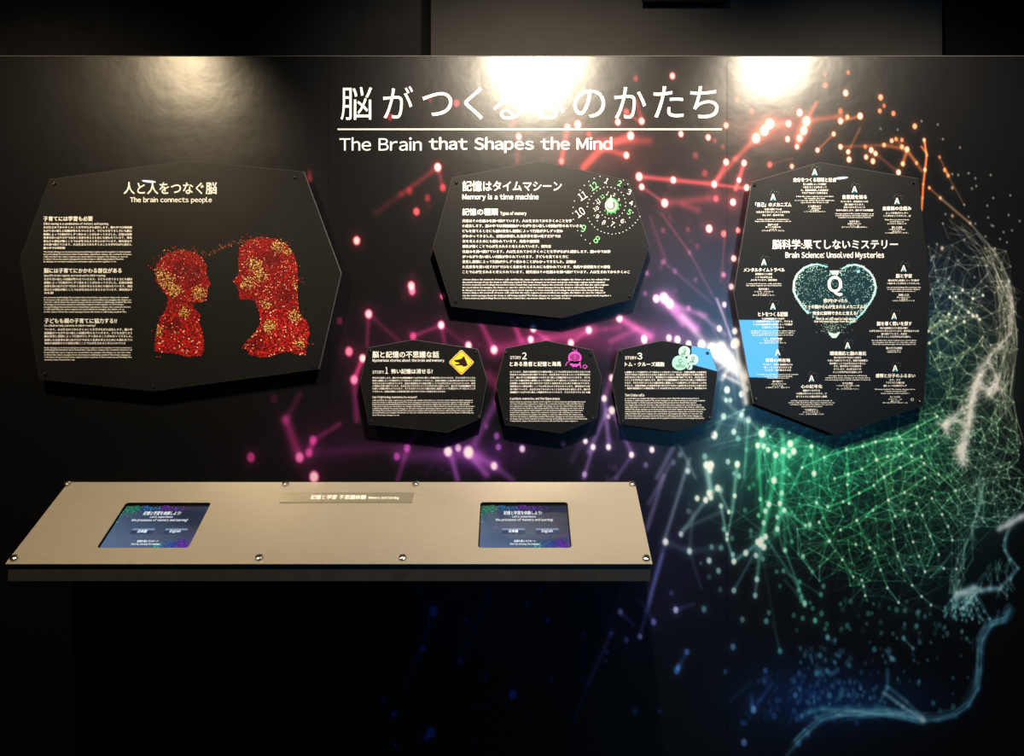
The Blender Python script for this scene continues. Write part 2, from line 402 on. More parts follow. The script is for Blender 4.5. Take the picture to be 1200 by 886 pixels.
for d in [(860,404,4.6,1),(852,457,4.4,1),(869,462,4,1),(875,456,3.6,.85),(851,469,3,.9),(856,469,3,.85),(848,488,4,.85),(869,486,3.4,.9),(877,492,4.4,.85),
          (837,510,5,1),(860,506,3.8,.9),(893,508,5.4,1),(865,514,3.4,.75),(888,522,3.8,1),(895,523,3.6,.95),(900,527,3.6,.95),(909,533,4.2,1),(918,528,4.2,1),
          (926,520,4.6,1),(930,529,4.6,1),(925,534,3.6,.9),(951,523,3,.95),(950,533,2.6,.85),(954,555,3.8,1),(907,563,4.4,1),(925,506,2.6,.85),(925,556,2.4,.8),
          (919,553,2.6,.8),(828,545,4.6,1),(833,545,5,1),(832,551,4,.95),(806,552,3.6,.85),(826,535,3.6,.7),(797,533,3.6,.45),(789,542,3.4,.45),(853,541,3.4,.85),
          (864,544,4.2,1),(866,558,3.4,.8),(841,572,4.2,.95),(875,527,2.8,.45),(892,552,2.8,.45),(883,568,2.6,.4),(916,578,3.6,.9),(914,590,3.6,1),(901,591,3.8,1),
          (897,599,3.4,.95),(919,598,3.4,.95),(928,600,2.6,.6),(911,606,3.2,.9),(911,620,3.6,.95),(895,613,3.2,.9),(891,585,2.8,.85),(889,604,2.8,.8),(949,615,3.2,.9),
          (944,616,2.8,.85),(957,589,2.4,.9),(970,593,2.6,.75),(972,634,2.6,.85),(920,645,3.2,.85),(941,652,3,.85),(928,635,2.6,.65),(952,670,2.8,.65),(918,669,2.8,.6),
          (910,670,2.6,.5),(937,682,2.8,.65),(936,692,3,.7),(939,699,2.8,.65),(943,707,3.6,.85),(962,697,3,.65),(965,687,2.8,.65),(892,633,4.4,1),(888,635,4,1),
          (895,641,4.2,1),(897,629,3.8,1),(891,638,4,1),(874,648,4,.95),(886,651,3.4,.9),(860,658,3.8,.95),(859,650,3.2,.8),(894,655,3.2,.6),(887,679,3.6,.85),
          (885,698,3.4,.8),(860,692,3.6,.8),(842,669,3.4,.8),(831,657,3.8,.9),(845,642,3.2,.65),(834,641,3,.7),(808,646,3.8,.9),(780,635,4.2,1),(798,626,3.4,.85),
          (817,584,3.6,.95),(827,586,3.8,1),(831,578,4,1),(833,583,3.6,.95),(845,593,3.2,.85),(854,600,2.8,.95),(852,626,2.4,1),(852,632,2.2,1),(807,599,3.2,.4),
          (861,581,3,.95),(848,620,3,.7),(858,631,3,.45),(873,598,3,.45),(878,572,2.6,.5),(880,622,2.8,.5),(880,628,2.6,.35),(831,676,3,.35),(844,691,3,.4),
          (914,687,2.4,.4),(825,714,3.6,.7),(792,715,4,.85),(766,729,3.8,.75),(805,764,3.6,.6),(793,786,4,.75),(795,782,3.6,.75),(870,726,3.4,.6),(859,758,3.6,.75),
          (898,728,3.4,.7),(901,718,2.8,.55),(914,763,3.4,.75),(850,787,3,.4),(897,786,3.2,.6),(895,797,3.4,.4),(883,832,4.4,.8),(907,839,4,.45),(870,847,3.8,.4),
          (872,870,4.4,.8),(932,815,3.6,.6),(937,807,3,.4),(957,789,3.6,.7),(969,786,3,.65),(961,768,3.2,.65),(950,769,3,.4),(938,760,2.8,.4),(970,747,3.4,.8),
          (967,737,2.6,.5),(955,727,2.8,.65),(972,815,3.6,.6),(940,839,3.4,.45),(947,861,3.2,.4),(936,871,4,.5),(821,660,2,.4),(860,555,2.6,.6),(845,575,3,.6)]:
    dot(*d)
# blue bokeh below
for d in [(508,716,6.4,.72),(496,760,3.6,.6),(489,688,3,.3),(546,727,3,.4),(539,775,3.4,.5),(569,792,3.6,.35),(601,814,5.4,.75),(450,821,3.6,.5),(462,837,4,.6),
          (505,858,6.4,.68),(500,864,5,.5),(463,873,3.2,.45),(634,690,3,.4),(618,709,3.2,.35),(641,727,3.2,.4),(646,797,3.4,.4),(680,702,2.6,.25),(685,743,2.6,.35),
          (711,764,3,.35),(684,796,2.6,.3),(717,742,2,.3),(744,834,4,.4),(773,834,3.4,.25),(727,717,3.6,.8),(750,746,3.4,.85),(734,750,3.4,.65),(716,742,2.4,.4),
          (787,695,3,.35),(792,714,3,.6),(710,775,2.4,.35),(620,840,5,.12),(555,870,5,.12)]:
    dot(*d)
# soft beams
for s in [(749,207,789,211,6,.5),(789,211,837,216,6,.5),(837,216,875,221,4,.45),(734,182,700,172,7,.35),(684,196,707,172,9,.6),(707,172,738,160,9,.5),(665,149,658,189,6,.5),
          (700,165,760,165,10,.25),(851,190,837,216,5,.4),(872,191,862,222,5,.6),(734,131,751,144,4,.3),(752,142,746,118,6,.3),(779,238,752,219,4,.3),(779,238,840,232,9,.22),
          (800,240,818,246,8,.2),(886,162,902,145,12,.75),(902,145,924,145,9,.45),(886,162,862,186,7,.4),(862,186,840,212,6,.35),(937,162,945,142,10,.8),(945,142,957,120,5,.5),
          (934,172,937,162,6,.6),(945,142,985,136,8,.35),(985,142,1008,136,4,.4),(958,176,977,157,3,.35),(902,193,928,185,3,.15),(985,172,1036,170,4,.25),(1036,170,1063,175,5,.35),
          (1063,175,1058,192,4,.5),(1063,175,1080,200,4,.35),(1021,176,1053,202,4,.2),(994,178,1008,150,3,.3),(1050,163,1074,191,4,.2),
          (1083,164,1086,182,2.6,.9),(1086,182,1084,199,2.6,.9),(1084,199,1082,216,2.6,.8),(1082,216,1081,232,2.6,.95),(1081,232,1080,246,2.6,.9),(1080,172,1086,180,2.4,.7),
          (1101,184,1111,206,2,.3),(1111,206,1130,240,1.6,.28),(1107,199,1112,206,3.4,.5),(1089,220,1102,232,3,.3),(1102,232,1137,262,3,.45),(1137,262,1164,293,2.2,.6),(1164,293,1183,330,2.4,.6),
          (513,196,470,228,7,.25),(470,228,440,250,8,.13),(513,196,519,220,5,.25),(608,160,606,190,6,.25),(432,368,430,405,5,.22),(432,368,470,402,6,.14),(484,394,517,381,5,.3),
          (517,381,521,402,5,.25),(517,381,549,405,5,.12),(425,420,415,445,6,.6),(415,445,418,492,8,.3),(335,492,351,536,12,.35),(351,462,335,492,8,.15),(367,516,362,531,7,.45),
          (367,516,398,497,6,.25),(362,531,470,524,14,.12),(470,534,560,532,18,.22),(477,528,466,562,6,.3),(477,525,500,480,6,.2),(528,532,536,562,7,.45),(549,532,570,556,9,.5),
          (549,530,579,546,12,.5),(579,546,600,562,8,.3),(556,519,582,470,10,.38),(582,470,590,430,9,.25),(579,410,562,376,7,.35),(611,400,602,378,7,.45),(579,410,640,398,14,.3),
          (640,398,692,387,14,.35),(690,387,726,384,8,.2),(726,373,762,394,10,.6),(716,400,745,386,7,.25),(625,385,640,398,6,.3),(669,402,690,387,6,.3),(571,440,582,450,16,.3),
          (717,443,708,467,9,.4),(708,467,714,524,6,.45),(712,480,690,530,6,.4),(695,524,684,560,5,.4),(717,481,741,533,6,.4),(741,533,722,560,5,.3),(722,560,700,570,5,.2),
          (778,349,815,385,12,.65),(785,356,826,370,8,.35),(800,372,842,420,8,.4),(779,352,800,380,8,.4),(820,368,850,392,7,.25),(700,480,670,540,8,.12),(840,350,860,404,3,.5),
          (775,250,808,296,3,.18),(808,296,833,342,3,.15),(833,342,858,384,3,.12),(778,307,835,356,4,.12),(762,255,780,305,4,.12),(850,270,845,330,2,.2),
          (778,558,758,620,6,.4),(785,545,760,590,5,.3),(808,538,778,635,5,.45),(780,635,757,716,6,.3),(791,520,770,560,6,.4),(795,520,815,560,4,.3),(828,545,833,578,7,.75),
          (833,578,798,626,5,.4),(864,544,858,600,5,.55),(858,600,852,632,3,.5),(841,572,854,600,4,.4),(845,593,852,632,4,.5),(852,632,860,658,4,.55),(860,658,892,634,5,.5),
          (892,634,887,679,5,.5),(887,679,885,698,4,.35),(892,634,860,692,4,.3),(831,577,845,572,5,.35),(845,600,800,620,5,.2),(780,635,808,646,8,.2),(808,646,845,642,8,.15),
          (812,600,808,646,5,.2),(808,646,822,690,4,.15),(907,563,901,591,5,.6),(901,591,892,634,6,.65),(893,508,888,560,4,.3),(888,522,893,600,4,.5),(918,528,915,600,6,.6),
          (915,600,908,626,5,.5),(909,533,907,563,5,.5),(926,520,950,500,4,.5),(950,523,926,578,3,.5),(951,523,954,555,2.6,.6),(954,555,957,589,2,.35),(919,598,944,616,3,.5),
          (957,589,949,615,2,.45),(957,589,972,620,2.4,.5),(920,598,928,635,2.4,.4),(911,620,918,645,2.4,.4),(918,598,920,645,2.4,.4),(897,629,937,690,4,.3),(920,645,943,707,3,.4),
          (941,652,972,634,2,.35),(941,652,952,670,2,.4),(918,669,962,697,3,.2),(943,707,920,680,3,.2),(894,655,914,763,3,.12),(905,730,914,763,3,.15),
          (792,715,812,708,5,.2),(805,764,795,782,6,.25),(727,717,742,732,5,.3),(750,746,776,650,5,.35),(766,729,748,700,5,.12),(601,814,560,828,6,.12),(508,716,490,770,8,.2),
          (490,770,474,810,7,.15),(539,775,572,700,8,.15),(572,700,585,655,8,.15),(716,742,690,800,5,.3),(690,800,672,846,5,.18),(685,743,680,800,5,.15),(505,858,462,837,4,.06),
          (883,832,905,800,5,.3),(883,832,880,815,6,.3),(855,822,880,800,5,.15),(700,690,720,740,5,.1),(848,488,877,492,5,.3),(877,492,893,508,4,.4),(848,466,877,500,6,.35),
          (893,508,930,560,3,.25),(837,510,848,488,4,.3),(860,506,875,470,4,.3),(877,492,872,560,3,.4),(893,508,905,495,4,.4),(915,500,920,530,6,.5),(940,512,915,532,5,.5)]:
    streak(*s)
# burnt-out white flare between the third story panel and the right panel
for s in [(838,408,872,442,15,.95),(834,412,860,428,13,.9),(846,404,858,425,9,.9),(870,440,874,472,7,.8),(848,440,872,452,5,.5),(862,400,866,430,6,.6),(858,425,846,445,4,.5)]:
    streak(*s, col=(235, 240, 250))
for k in range(16):
    t = random.uniform(0, 6.28); streak(856, 424, 856 + 45 * math.cos(t), 424 + 60 * math.sin(t), 2.5, .25, col=(170, 200, 230), fade=.8)

# net of fine lines of the right-hand head
right_edge = [(1118,235),(1150,262),(1178,285),(1187,315),(1192,360),(1195,400),(1190,440),(1188,465),(1196,500),(1204,560),(1204,604),(1184,618),(1180,645),(1193,667),(1176,690),(1172,720)]
def xmax(y):
    for (a, b), (c, d) in zip(right_edge, right_edge[1:]):
        if b <= y <= d: return a + (c - a) * (y - b) / (d - b)
    return 1118 if y < 235 else 1165
pts = []
def scatter(n, x0, x1, y0, y1, mind, b=1.0):
    tries = 0; k = 0
    while k < n and tries < n * 12:
        tries += 1
        x, y = random.uniform(x0, x1), random.uniform(y0, y1)
        if x > xmax(y) - 1 or y > 655 + 35 * random.random() ** 2 + 8 * math.sin(x * .12): continue
        if any((p[0] - x) ** 2 + (p[1] - y) ** 2 < mind * mind for p in pts): continue
        pts.append((x, y, b)); k += 1
scatter(20, 1084, 1150, 285, 340, 10, .35); scatter(18, 1150, 1186, 290, 340, 7, .5)
scatter(130, 1088, 1196, 335, 500, 5, .9)
scatter(150, 1110, 1204, 500, 620, 5, .7)
scatter(80, 960, 1120, 480, 570, 8, 1.0)
scatter(110, 930, 1130, 560, 690, 10, .7)
scatter(24, 890, 960, 500, 600, 12, .8)
A = np.array([(p[0], p[1]) for p in pts])
for i, (x, y, b) in enumerate(pts):
    d = np.hypot(A[:, 0] - x, A[:, 1] - y); order = np.argsort(d)[1:]
    far = 46 if y > 480 and x < 1110 else 34
    for j in list(order[:4]) + list(order[random.randint(5, 8):random.randint(9, 16):3]):
        if d[j] < far and (j > i or random.random() < 0.4):
            streak(x, y, A[j, 0], A[j, 1], random.choice((0.8, 0.9, 1.2)), random.uniform(.14, .5) * (0.6 + 0.5 * b))
    if random.random() < (.65 if x < 1110 and y > 480 else .35): dot(x, y, random.uniform(.8, 1.5), random.uniform(.3, .75), glow=False)
# chains of bright nodes
hubs = []
for ch, wd, a in [([(940,548),(966,536),(992,527),(1011,523),(1026,518),(1040,515),(1054,512),(1075,500),(1098,488)], 1.7, .85),
                  ([(978,561),(994,556),(1010,550),(1027,539),(1040,535),(1054,532),(1068,522),(1090,512),(1108,496)], 1.5, .75),
                  ([(970,594),(988,588),(1007,578),(1024,569),(1036,559),(1055,548),(1080,535)], 1.7, .8),
                  ([(985,621),(1004,610),(1023,598),(1041,586),(1060,577),(1084,560)], 1.7, .7),
                  ([(992,527),(994,556),(993,568),(995,590)], 1.8, .7),([(1027,539),(1036,559),(1041,586),(1049,605)], 1.4, .6),
                  ([(1057,519),(1068,535),(1083,543),(1100,556),(1120,575)], 1.3, .6),
                  ([(960,612),(972,634),(987,656),(1000,676)], 1.6, .5),([(1004,610),(1019,642),(1025,648),(1032,668),(1040,689),(1053,706)], 1.8, .55),
                  ([(1041,586),(1047,632),(1052,652),(1059,668),(1069,686),(1080,699),(1091,709)], 1.5, .5),
                  ([(1060,598),(1065,616),(1070,635),(1077,652),(1084,670)], 1.6, .55),([(1074,590),(1081,604),(1090,628),(1100,650)], 1.6, .5),
                  ([(1092,584),(1104,603),(1111,617),(1116,633)], 1.5, .5),([(1014,698),(1012,687),(1010,680)], 2, .4),([(1084,670),(1106,666),(1121,667)], 1.2, .4),
                  ([(1003,638),(1019,642)], 1, .3),([(1089,402),(1110,388),(1130,377),(1145,370)], 2.0, .6),([(1113,348),(1135,366),(1148,374)], 1.8, .6),
                  ([(1120,348),(1128,340),(1140,350),(1152,346)], 1.6, .5),([(1088,388),(1112,368),(1120,372),(1140,370)], 1.6, .5)]:
    chain(ch, wd, a, nodes=1.9, nb=.97); hubs += ch
for (x, y) in hubs:
    for k in range(6):
        t = random.uniform(0, 6.28); L = random.uniform(14, 44)
        streak(x, y, x + L * math.cos(t), min(y + L * math.sin(t), 720), 1.0, random.uniform(.15, .38), fade=.7)
for (x, y) in [(926,520),(893,508),(951,523),(918,598),(957,589),(872,480),(909,533)]:
    for k in range(9):
        t = random.uniform(-.3, 3.4); L = random.uniform(25, 75)
        streak(x, y, x + L * math.cos(t), y + L * math.sin(t), 1.6, random.uniform(.12, .34), fade=.8)
for k in range(40):     # tall thin green beams under the right panel
    x = random.uniform(870, 980); y = random.uniform(490, 530); streak(x, y, x + random.uniform(-22, 12), y + random.uniform(30, 110), random.uniform(1.2, 3), random.uniform(.08, .26), fade=.7)
# pale trunk and branches
PALE = (112, 108, 114)
TRUNK = [([(1182,330),(1186,360),(1182,392),(1172,405),(1158,420),(1148,440),(1142,456),(1138,470),(1136,490),(1133,505),(1131,520),(1129,536)], 3, 5),
         ([(1150,434),(1146,448),(1140,464),(1136,486),(1132,508),(1127,524),(1129,538)], 8, 5),([(1131,520),(1124,530),(1130,542)], 7, 5),
         ([(1168,456),(1160,458),(1150,450)], 6, 4),([(1172,440),(1166,452),(1158,462)], 4, 4),([(1108,496),(1118,488),(1128,480),(1138,472)], 3, 4),
         ([(1100,496),(1108,500),(1110,508)], 5, 4),([(1138,500),(1120,492),(1108,496)], 3, 4),([(1160,422),(1166,440),(1168,456)], 3, 4)]
for tr, wd, sp in TRUNK:
    for p, q in zip(tr, tr[1:]):
        streak(*p, *q, wd * 1.35, .78, PALE)
        for k in range(16):
            t0 = random.random(); x = p[0] + (q[0] - p[0]) * t0 + random.gauss(0, sp * .7); y = p[1] + (q[1] - p[1]) * t0 + random.gauss(0, sp * .7)
            th = math.atan2(q[1] - p[1], q[0] - p[0]) + random.gauss(0, .7); L = random.uniform(5, 17)
            streak(x, y, x + L * math.cos(th), y + L * math.sin(th), random.choice((.9, 1.2, 1.6)), random.uniform(.25, .55), (116, 118, 106))
for k in range(230):    # long thin crossing lines of the net
    x, y = random.uniform(1082, 1192), random.uniform(335, 600); th = random.uniform(0, 6.28); L = random.uniform(25, 70)
    x2, y2 = x + L * math.cos(th), y + L * math.sin(th)
    if x < xmax(y) and x2 < xmax(y2) and y2 > 285: streak(x, y, x2, y2, random.choice((.7, .9, 1.1)), random.uniform(.1, .36))
for k in range(200):
    x, y = random.uniform(890, 1120), random.uniform(490, 670); th = random.uniform(0, 6.28); L = random.uniform(25, 80)
    streak(x, y, x + L * math.cos(th), min(y + L * math.sin(th), 705 - 40 * random.random()), random.choice((.8, 1.0, 1.4)), random.uniform(.08, .3))
dot(1109, 498, 5, .5, PALE, glow=False)
for k in range(70):     # feathered ends of the trunk
    x, y = random.choice([(1130, 530), (1136, 495), (1142, 460), (1165, 450), (1110, 498), (1158, 425), (1150, 440)])
    t = random.uniform(0, 6.28); L = random.uniform(10, 26); streak(x, y, x + L * math.cos(t), y + L * math.sin(t), 1.6, random.uniform(.25, .5), (135, 140, 120), fade=.6)
for k in range(70):     # bundle of strands running down the right edge of the head
    o = random.uniform(-22, 3); q = [(1168,290),(1178,320),(1186,345),(1188,372),(1191,400),(1188,430),(1184,460),(1190,490),(1199,520)]
    a0 = random.randint(0, 5); seg = [(x + o * random.uniform(.5, 1.2), y + random.uniform(-6, 6)) for x, y in q[a0:a0 + random.randint(2, 4)]]
    chain(seg, random.choice((.9, 1.2)), random.uniform(.15, .42), (140, 146, 122))
for k in range(45):
    q = [(1117,262),(1135,275),(1150,292),(1160,310),(1172,330),(1180,352)]
    i = random.randint(0, 4); (x, y), (x2, y2) = q[i], q[i + 1]; o = random.uniform(-6, 12)
    streak(x + o, y + random.uniform(-5, 14), x2 + o, y2 + random.uniform(-5, 12), 1, random.uniform(.12, .4), (150, 160, 140))
for k in range(60):     # teal tangle beside the nose and down to the mouth
    q = [(1150,560),(1148,590),(1142,612),(1136,632),(1130,655),(1122,680),(1118,695)]
    i = random.randint(0, 5); o = random.gauss(0, 5); o2 = random.gauss(0, 5)
    streak(q[i][0] + o, q[i][1], q[i + 1][0] + o2, q[i + 1][1], random.choice((1, 1.5, 2)), random.uniform(.2, .45), (95, 165, 150))
# profile: nose, lips, jaw
NOSE = (150, 170, 190)
chain([(1172,619),(1184,613),(1196,606),(1206,603)], 9, .75, NOSE); chain([(1170,621),(1180,616),(1206,600)], 5, .6, NOSE)
chain([(1183,620),(1178,632),(1178,645),(1184,655),(1193,666),(1184,678),(1172,690)], 4, .6, (90, 150, 165))
chain([(1180,622),(1175,640),(1182,656),(1188,668),(1178,682)], 2, .4, (90, 150, 165))
chain([(1120,697),(1130,694),(1141,689),(1150,692),(1160,690),(1172,690)], 7, .7, (110, 165, 185)); chain([(1124,696),(1142,690)], 10, .75, (135, 180, 200))
chain([(1172,690),(1180,698),(1180,702)], 2.4, .5, (90, 150, 165))
for k in range(34):
    x = random.uniform(1150, 1186); y = random.uniform(655, 690); streak(x, y, x + random.uniform(-8, 8), y + random.uniform(6, 16), 1.8, .35, (80, 150, 160))
for k in range(60):
    t = random.uniform(.9, 2.6); L = random.uniform(8, 40); x, y = 1122 + random.uniform(-4, 24), 694
    x2, y2 = x + L * math.cos(t) * .8, y + L * math.sin(t)
    streak(x, y, x2, y2, 1.8, random.uniform(.2, .4), (80, 155, 170)); dot(x2, y2, random.uniform(1.6, 2.4), random.uniform(.4, .7), (90, 165, 175), glow=False)
for k in range(10):
    x = 1120 + k * 3.0; y = 700 + (k % 4) * 7; dot(x, y, 2, .5, (80, 150, 165), glow=False)
# jaw and neck bands
jaw = [(922,886),(934,872),(946,860),(962,845),(983,839),(1011,839),(1044,838),(1070,842),(1083,845),(1100,844),(1120,839),(1135,828),(1146,808),(1149,787),(1150,765),(1152,750),(1163,732),(1178,728),(1184,716)]
chain(jaw, 7, .32, (40, 105, 150)); chain([(x, y - 1) for x, y in jaw], 1.6, .3, (100, 150, 180))
chain([(1144,800),(1146,770),(1146,750),(1154,735),(1168,730),(1170,716)], 3.6, .38, (60, 130, 160))
chain([(936,842),(950,833),(964,830),(994,830),(1027,832),(1060,840),(1080,845)], 8, .45, (40, 105, 150)); chain([(964,831),(1000,833),(1060,842)], 3, .35, (80, 140, 170))
chain([(1036,812),(1058,828),(1083,845)], 5, .65, (110, 165, 190)); chain([(1042,806),(1062,822),(1080,840)], 5, .45, (70, 130, 165)); chain([(1040,790),(1040,806),(1032,822)], 4.5, .45, (70, 140, 170))
chain([(1026,826),(1056,836)], 6, .35, (60, 130, 160)); dot(1081, 843, 4, .6, (140, 185, 205))
chain([(1059,748),(1070,760)], 2.6, .45, (80, 150, 170)); dot(1059, 748, 3, .75); dot(1070, 760, 2.6, .6); dot(1045, 772, 3.4, .75); chain([(1038,762),(1045,772)], 4, .4)
for k in range(300):    # fibres that make up the jaw and neck bands
    i = random.randint(1, len(jaw) - 2); o, o2 = random.gauss(-2, 3.2), random.gauss(-3, 3)
    streak(jaw[i][0] + o, jaw[i][1] + o2, jaw[i + 1][0] + o, jaw[i + 1][1] + o2, random.choice((1, 1.6, 2.2)), random.uniform(.08, .26), (60, 130, 170))
for k in range(60):
    x = random.uniform(945, 1060); streak(x, 838 - (x - 945) * .04 + random.gauss(0, 4), x + random.uniform(15, 40), 835 + random.gauss(0, 4), 2, random.uniform(.1, .25), (50, 115, 160))
for k in range(120):
    dot(random.uniform(870, 1010), random.uniform(790, 850), random.uniform(2, 3.6), random.uniform(.06, .28), (40, 90, 190), glow=False)
for k in range(150):    # blue and teal specks below the net
    x, y = random.uniform(930, 1140), random.uniform(700, 835)
    if x > 1060 and y > 760 and random.random() < .6: continue
    dot(x, y, random.uniform(1.8, 3.6), random.uniform(.15, .6), glow=random.random() < .4)
for k in range(70):
    dot(random.gauss(965, 30), random.gauss(795, 22), random.uniform(2, 4), random.uniform(.1, .4), glow=False)
for k in range(12):     # white specks at the crown
    pass
for (x, y) in [(1080,142),(1099,146),(1105,163),(1125,173),(1161,205),(1135,203),(1144,218),(1143,209),(1139,221),(1123,205),(1116,204),(1164,232),(1184,229),(1130,240),(1157,241),
               (1158,255),(1164,265),(1195,259),(1182,252),(1052,152),(1032,151),(1162,264),(1176,272),(1186,270),(1135,254),(1108,251),(1143,262),(1130,281),(1105,262),(1123,305),
               (1091,305),(1113,325),(1142,325),(1100,328),(1098,286),(1094,300),(1172,280),(1155,277),(1180,284)]:
    dot(x, y, 1.5, .62, (150, 155, 160), glow=False)
for s in [((1104,291),(1122,284),(1144,274)),((1122,305),(1137,322)),((1122,305),(1112,326)),((1144,274),(1170,300)),((1105,262),(1112,280)),((1113,292),(1104,320)),((1098,286),(1092,320)),((1130,281),(1145,300),(1158,330)),((1093,300),(1098,328),(1110,345))]:
    chain(s, 1.1, .35, (120, 135, 130))
for k in range(160):    # dim far bokeh
    x = random.uniform(470, 880); y = random.uniform(200, 600)
    dot(x, y, random.uniform(2.5, 4), random.uniform(.03, .1), glow=False)

def grid_obj(name, xs, ys, parent):
    """mural sheet: fine grid carrying the painted print in a point colour attribute"""
    nx, ny = len(xs), len(ys)
    gx, gy = np.meshgrid(xs, ys)
    fx = np.clip((gx - X0) * S, 0, CW - 1.001); fy = np.clip((gy - Y0) * S, 0, CH - 1.001)
    ix, iy = fx.astype(int), fy.astype(int); ax, ay = (fx - ix)[..., None], (fy - iy)[..., None]
    c = (CV[iy, ix] * (1 - ax) + CV[iy, np.minimum(ix + 1, CW - 1)] * ax) * (1 - ay) + \
        (CV[np.minimum(iy + 1, CH - 1), ix] * (1 - ax) + CV[np.minimum(iy + 1, CH - 1), np.minimum(ix + 1, CW - 1)] * ax) * ay
    c = np.clip(c, 0, 1); c = np.where(c <= 0.04045, c / 12.92, ((c + 0.055) / 1.055) ** 2.4) * 0.92
    v = np.zeros((ny, nx, 3), dtype=np.float32)
    v[..., 0] = (gx - 600) / F * CD; v[..., 2] = EYE + (443 - gy) / F * CD
    i = np.arange(ny - 1)[:, None] * nx + np.arange(nx - 1)[None, :]
    q = np.stack([i, i + nx, i + nx + 1, i + 1], -1).reshape(-1, 4)
    me = bpy.data.meshes.new(name)
    me.vertices.add(nx * ny); me.vertices.foreach_set('co', v.ravel())
    nq = len(q); me.loops.add(nq * 4); me.loops.foreach_set('vertex_index', q.astype(np.int32).ravel())
    me.polygons.add(nq); me.polygons.foreach_set('loop_start', np.arange(0, nq * 4, 4, dtype=np.int32))
    me.update(calc_edges=True)
    a = me.color_attributes.new('ink', 'FLOAT_COLOR', 'POINT')
    ca = np.ones((nx * ny, 4), dtype=np.float32); ca[:, :3] = c.reshape(-1, 3); a.data.foreach_set('color', ca.ravel())
    me.materials.append(M_mural)
    o = bpy.data.objects.new(name, me); COL.objects.link(o); o.parent = parent
    return o
def steps(*seg):
    out = []
    for a, b, s in seg: out += list(np.arange(a, b - s * .3, s))
    return np.array(out + [seg[-1][1]])
ys1 = steps((65.5, 320, 6), (320, 600, 1.6), (600, 1043, 12))
grid_obj('mural_sheet', steps((-240, 250, 10), (250, 384.85, 1.6)), ys1, wall)
grid_obj('mural_sheet', steps((385.1, 851.8, 1.4)), steps((65.5, 600, 1.35), (600, 890, 1.7), (890, 1043, 15)), wall)
grid_obj('mural_sheet', steps((852.1, 1080, 1.0), (1080, 1206, .85), (1206, 1319, 6)), steps((65.5, 130, 1.2), (130, 730, .95), (730, 890, 1.3), (890, 1043, 15)), wall)
bm = bmesh.new(); box(bm, -2.6, (852.2 + 467 - 600) * .0025, -0.0012, 0.004, WTOP - 0.0016, WTOP + 0.0003)
struct('trim_1', bm, M_core)

# title lettering printed on the mural
wm = wall_map(0.0)
title = '脳がつくる心のかたち'
tx = [(399,436),(449,484),(495,530),(544,566),(578,611),(622,661),(672,709),(720,757),(766,801),(809,842)]
ty = [(102,140.5),(101,139),(108,136),(102,140),(104,140),(105,139),(105,138),(102,139),(101,138),(101,138.5)]
for ch, (a, b), (c, d) in zip(title, tx, ty):
    text(wall, 'title_character', M_white, ch, a, b, c, d, wm, bold=0.0, res=6)
text(wall, 'subtitle_lettering', M_white, 'The Brain', 398, 494, 161, 176.5, wm, bold=0.006, res=4)
text(wall, 'subtitle_lettering', M_white, 'that Shapes the Mind', 503, 717, 161, 179, wm, bold=0.02, res=4)
ik = Ink(); ik.line((395.5, 151.5), (846, 151.5), 1.8, (225, 222, 215)); ik.build('title_rule', wm, M_ink, wall)

# ------------------------------------------------------------------ acrylic panels on standoffs
OFF = 0.034
pm = wall_map(OFF)
def panel(name, label, outline, screws, group=None):
    cx = sum(p[0] for p in outline) / len(outline); cy = sum(p[1] for p in outline) / len(outline)
    x, y, z = P(cx, cy, 0); t = empty(name, (x, 0.0, z), label, 'panel', group)
    n = len(outline); ch = 0.0012
    def inset(k):
        return [((p[0] - cx) * k + cx, (p[1] - cy) * k + cy) for p in outline]
    rad = max(math.hypot(p[0] - cx, p[1] - cy) for p in outline) * .0025
    k = 1 - ch / rad
    front = [P(*p, OFF) for p in inset(k)]
    mid = [(q[0], -(OFF - ch), q[2]) for q in [P(*p, OFF) for p in outline]]
    back = [(q[0], -(OFF - 0.008), q[2]) for q in mid]
    bm = bmesh.new()
    R = [[bm.verts.new(v) for v in r] for r in (front, mid, back)]
    bm.faces.new(R[0]); bm.faces.new(R[2])
    for A_, B_ in ((R[0], R[1]), (R[1], R[2])):
        for i in range(n): bm.faces.new((A_[i], A_[(i + 1) % n], B_[(i + 1) % n], B_[i]))
    o = bm_obj('face_plate', bm, M_plate, t)
    o.data.materials.append(M_edge)
    for p in o.data.polygons:
        if len(p.vertices) == 4: p.material_index = 1
    for sx, sy in screws:
        q = P(sx, sy, OFF)
        bm = lathe([(0.0040, 0.0), (0.0046, 0.0015), (0.0040, 0.0036), (0.0022, 0.0046), (0.0018, 0.0040), (0, 0.0038)], 14, (q[0], -OFF, q[2]), (0, -1, 0))
        s = bm_obj('screw', bm, M_darkmetal, t, smooth=True)
        bm = lathe([(0.0065, 0), (0.0065, OFF - 0.008)], 12, (q[0], 0, q[2]), (0, -1, 0))
        bm_obj('spacer', bm, M_darkmetal, t, smooth=True)
    return t

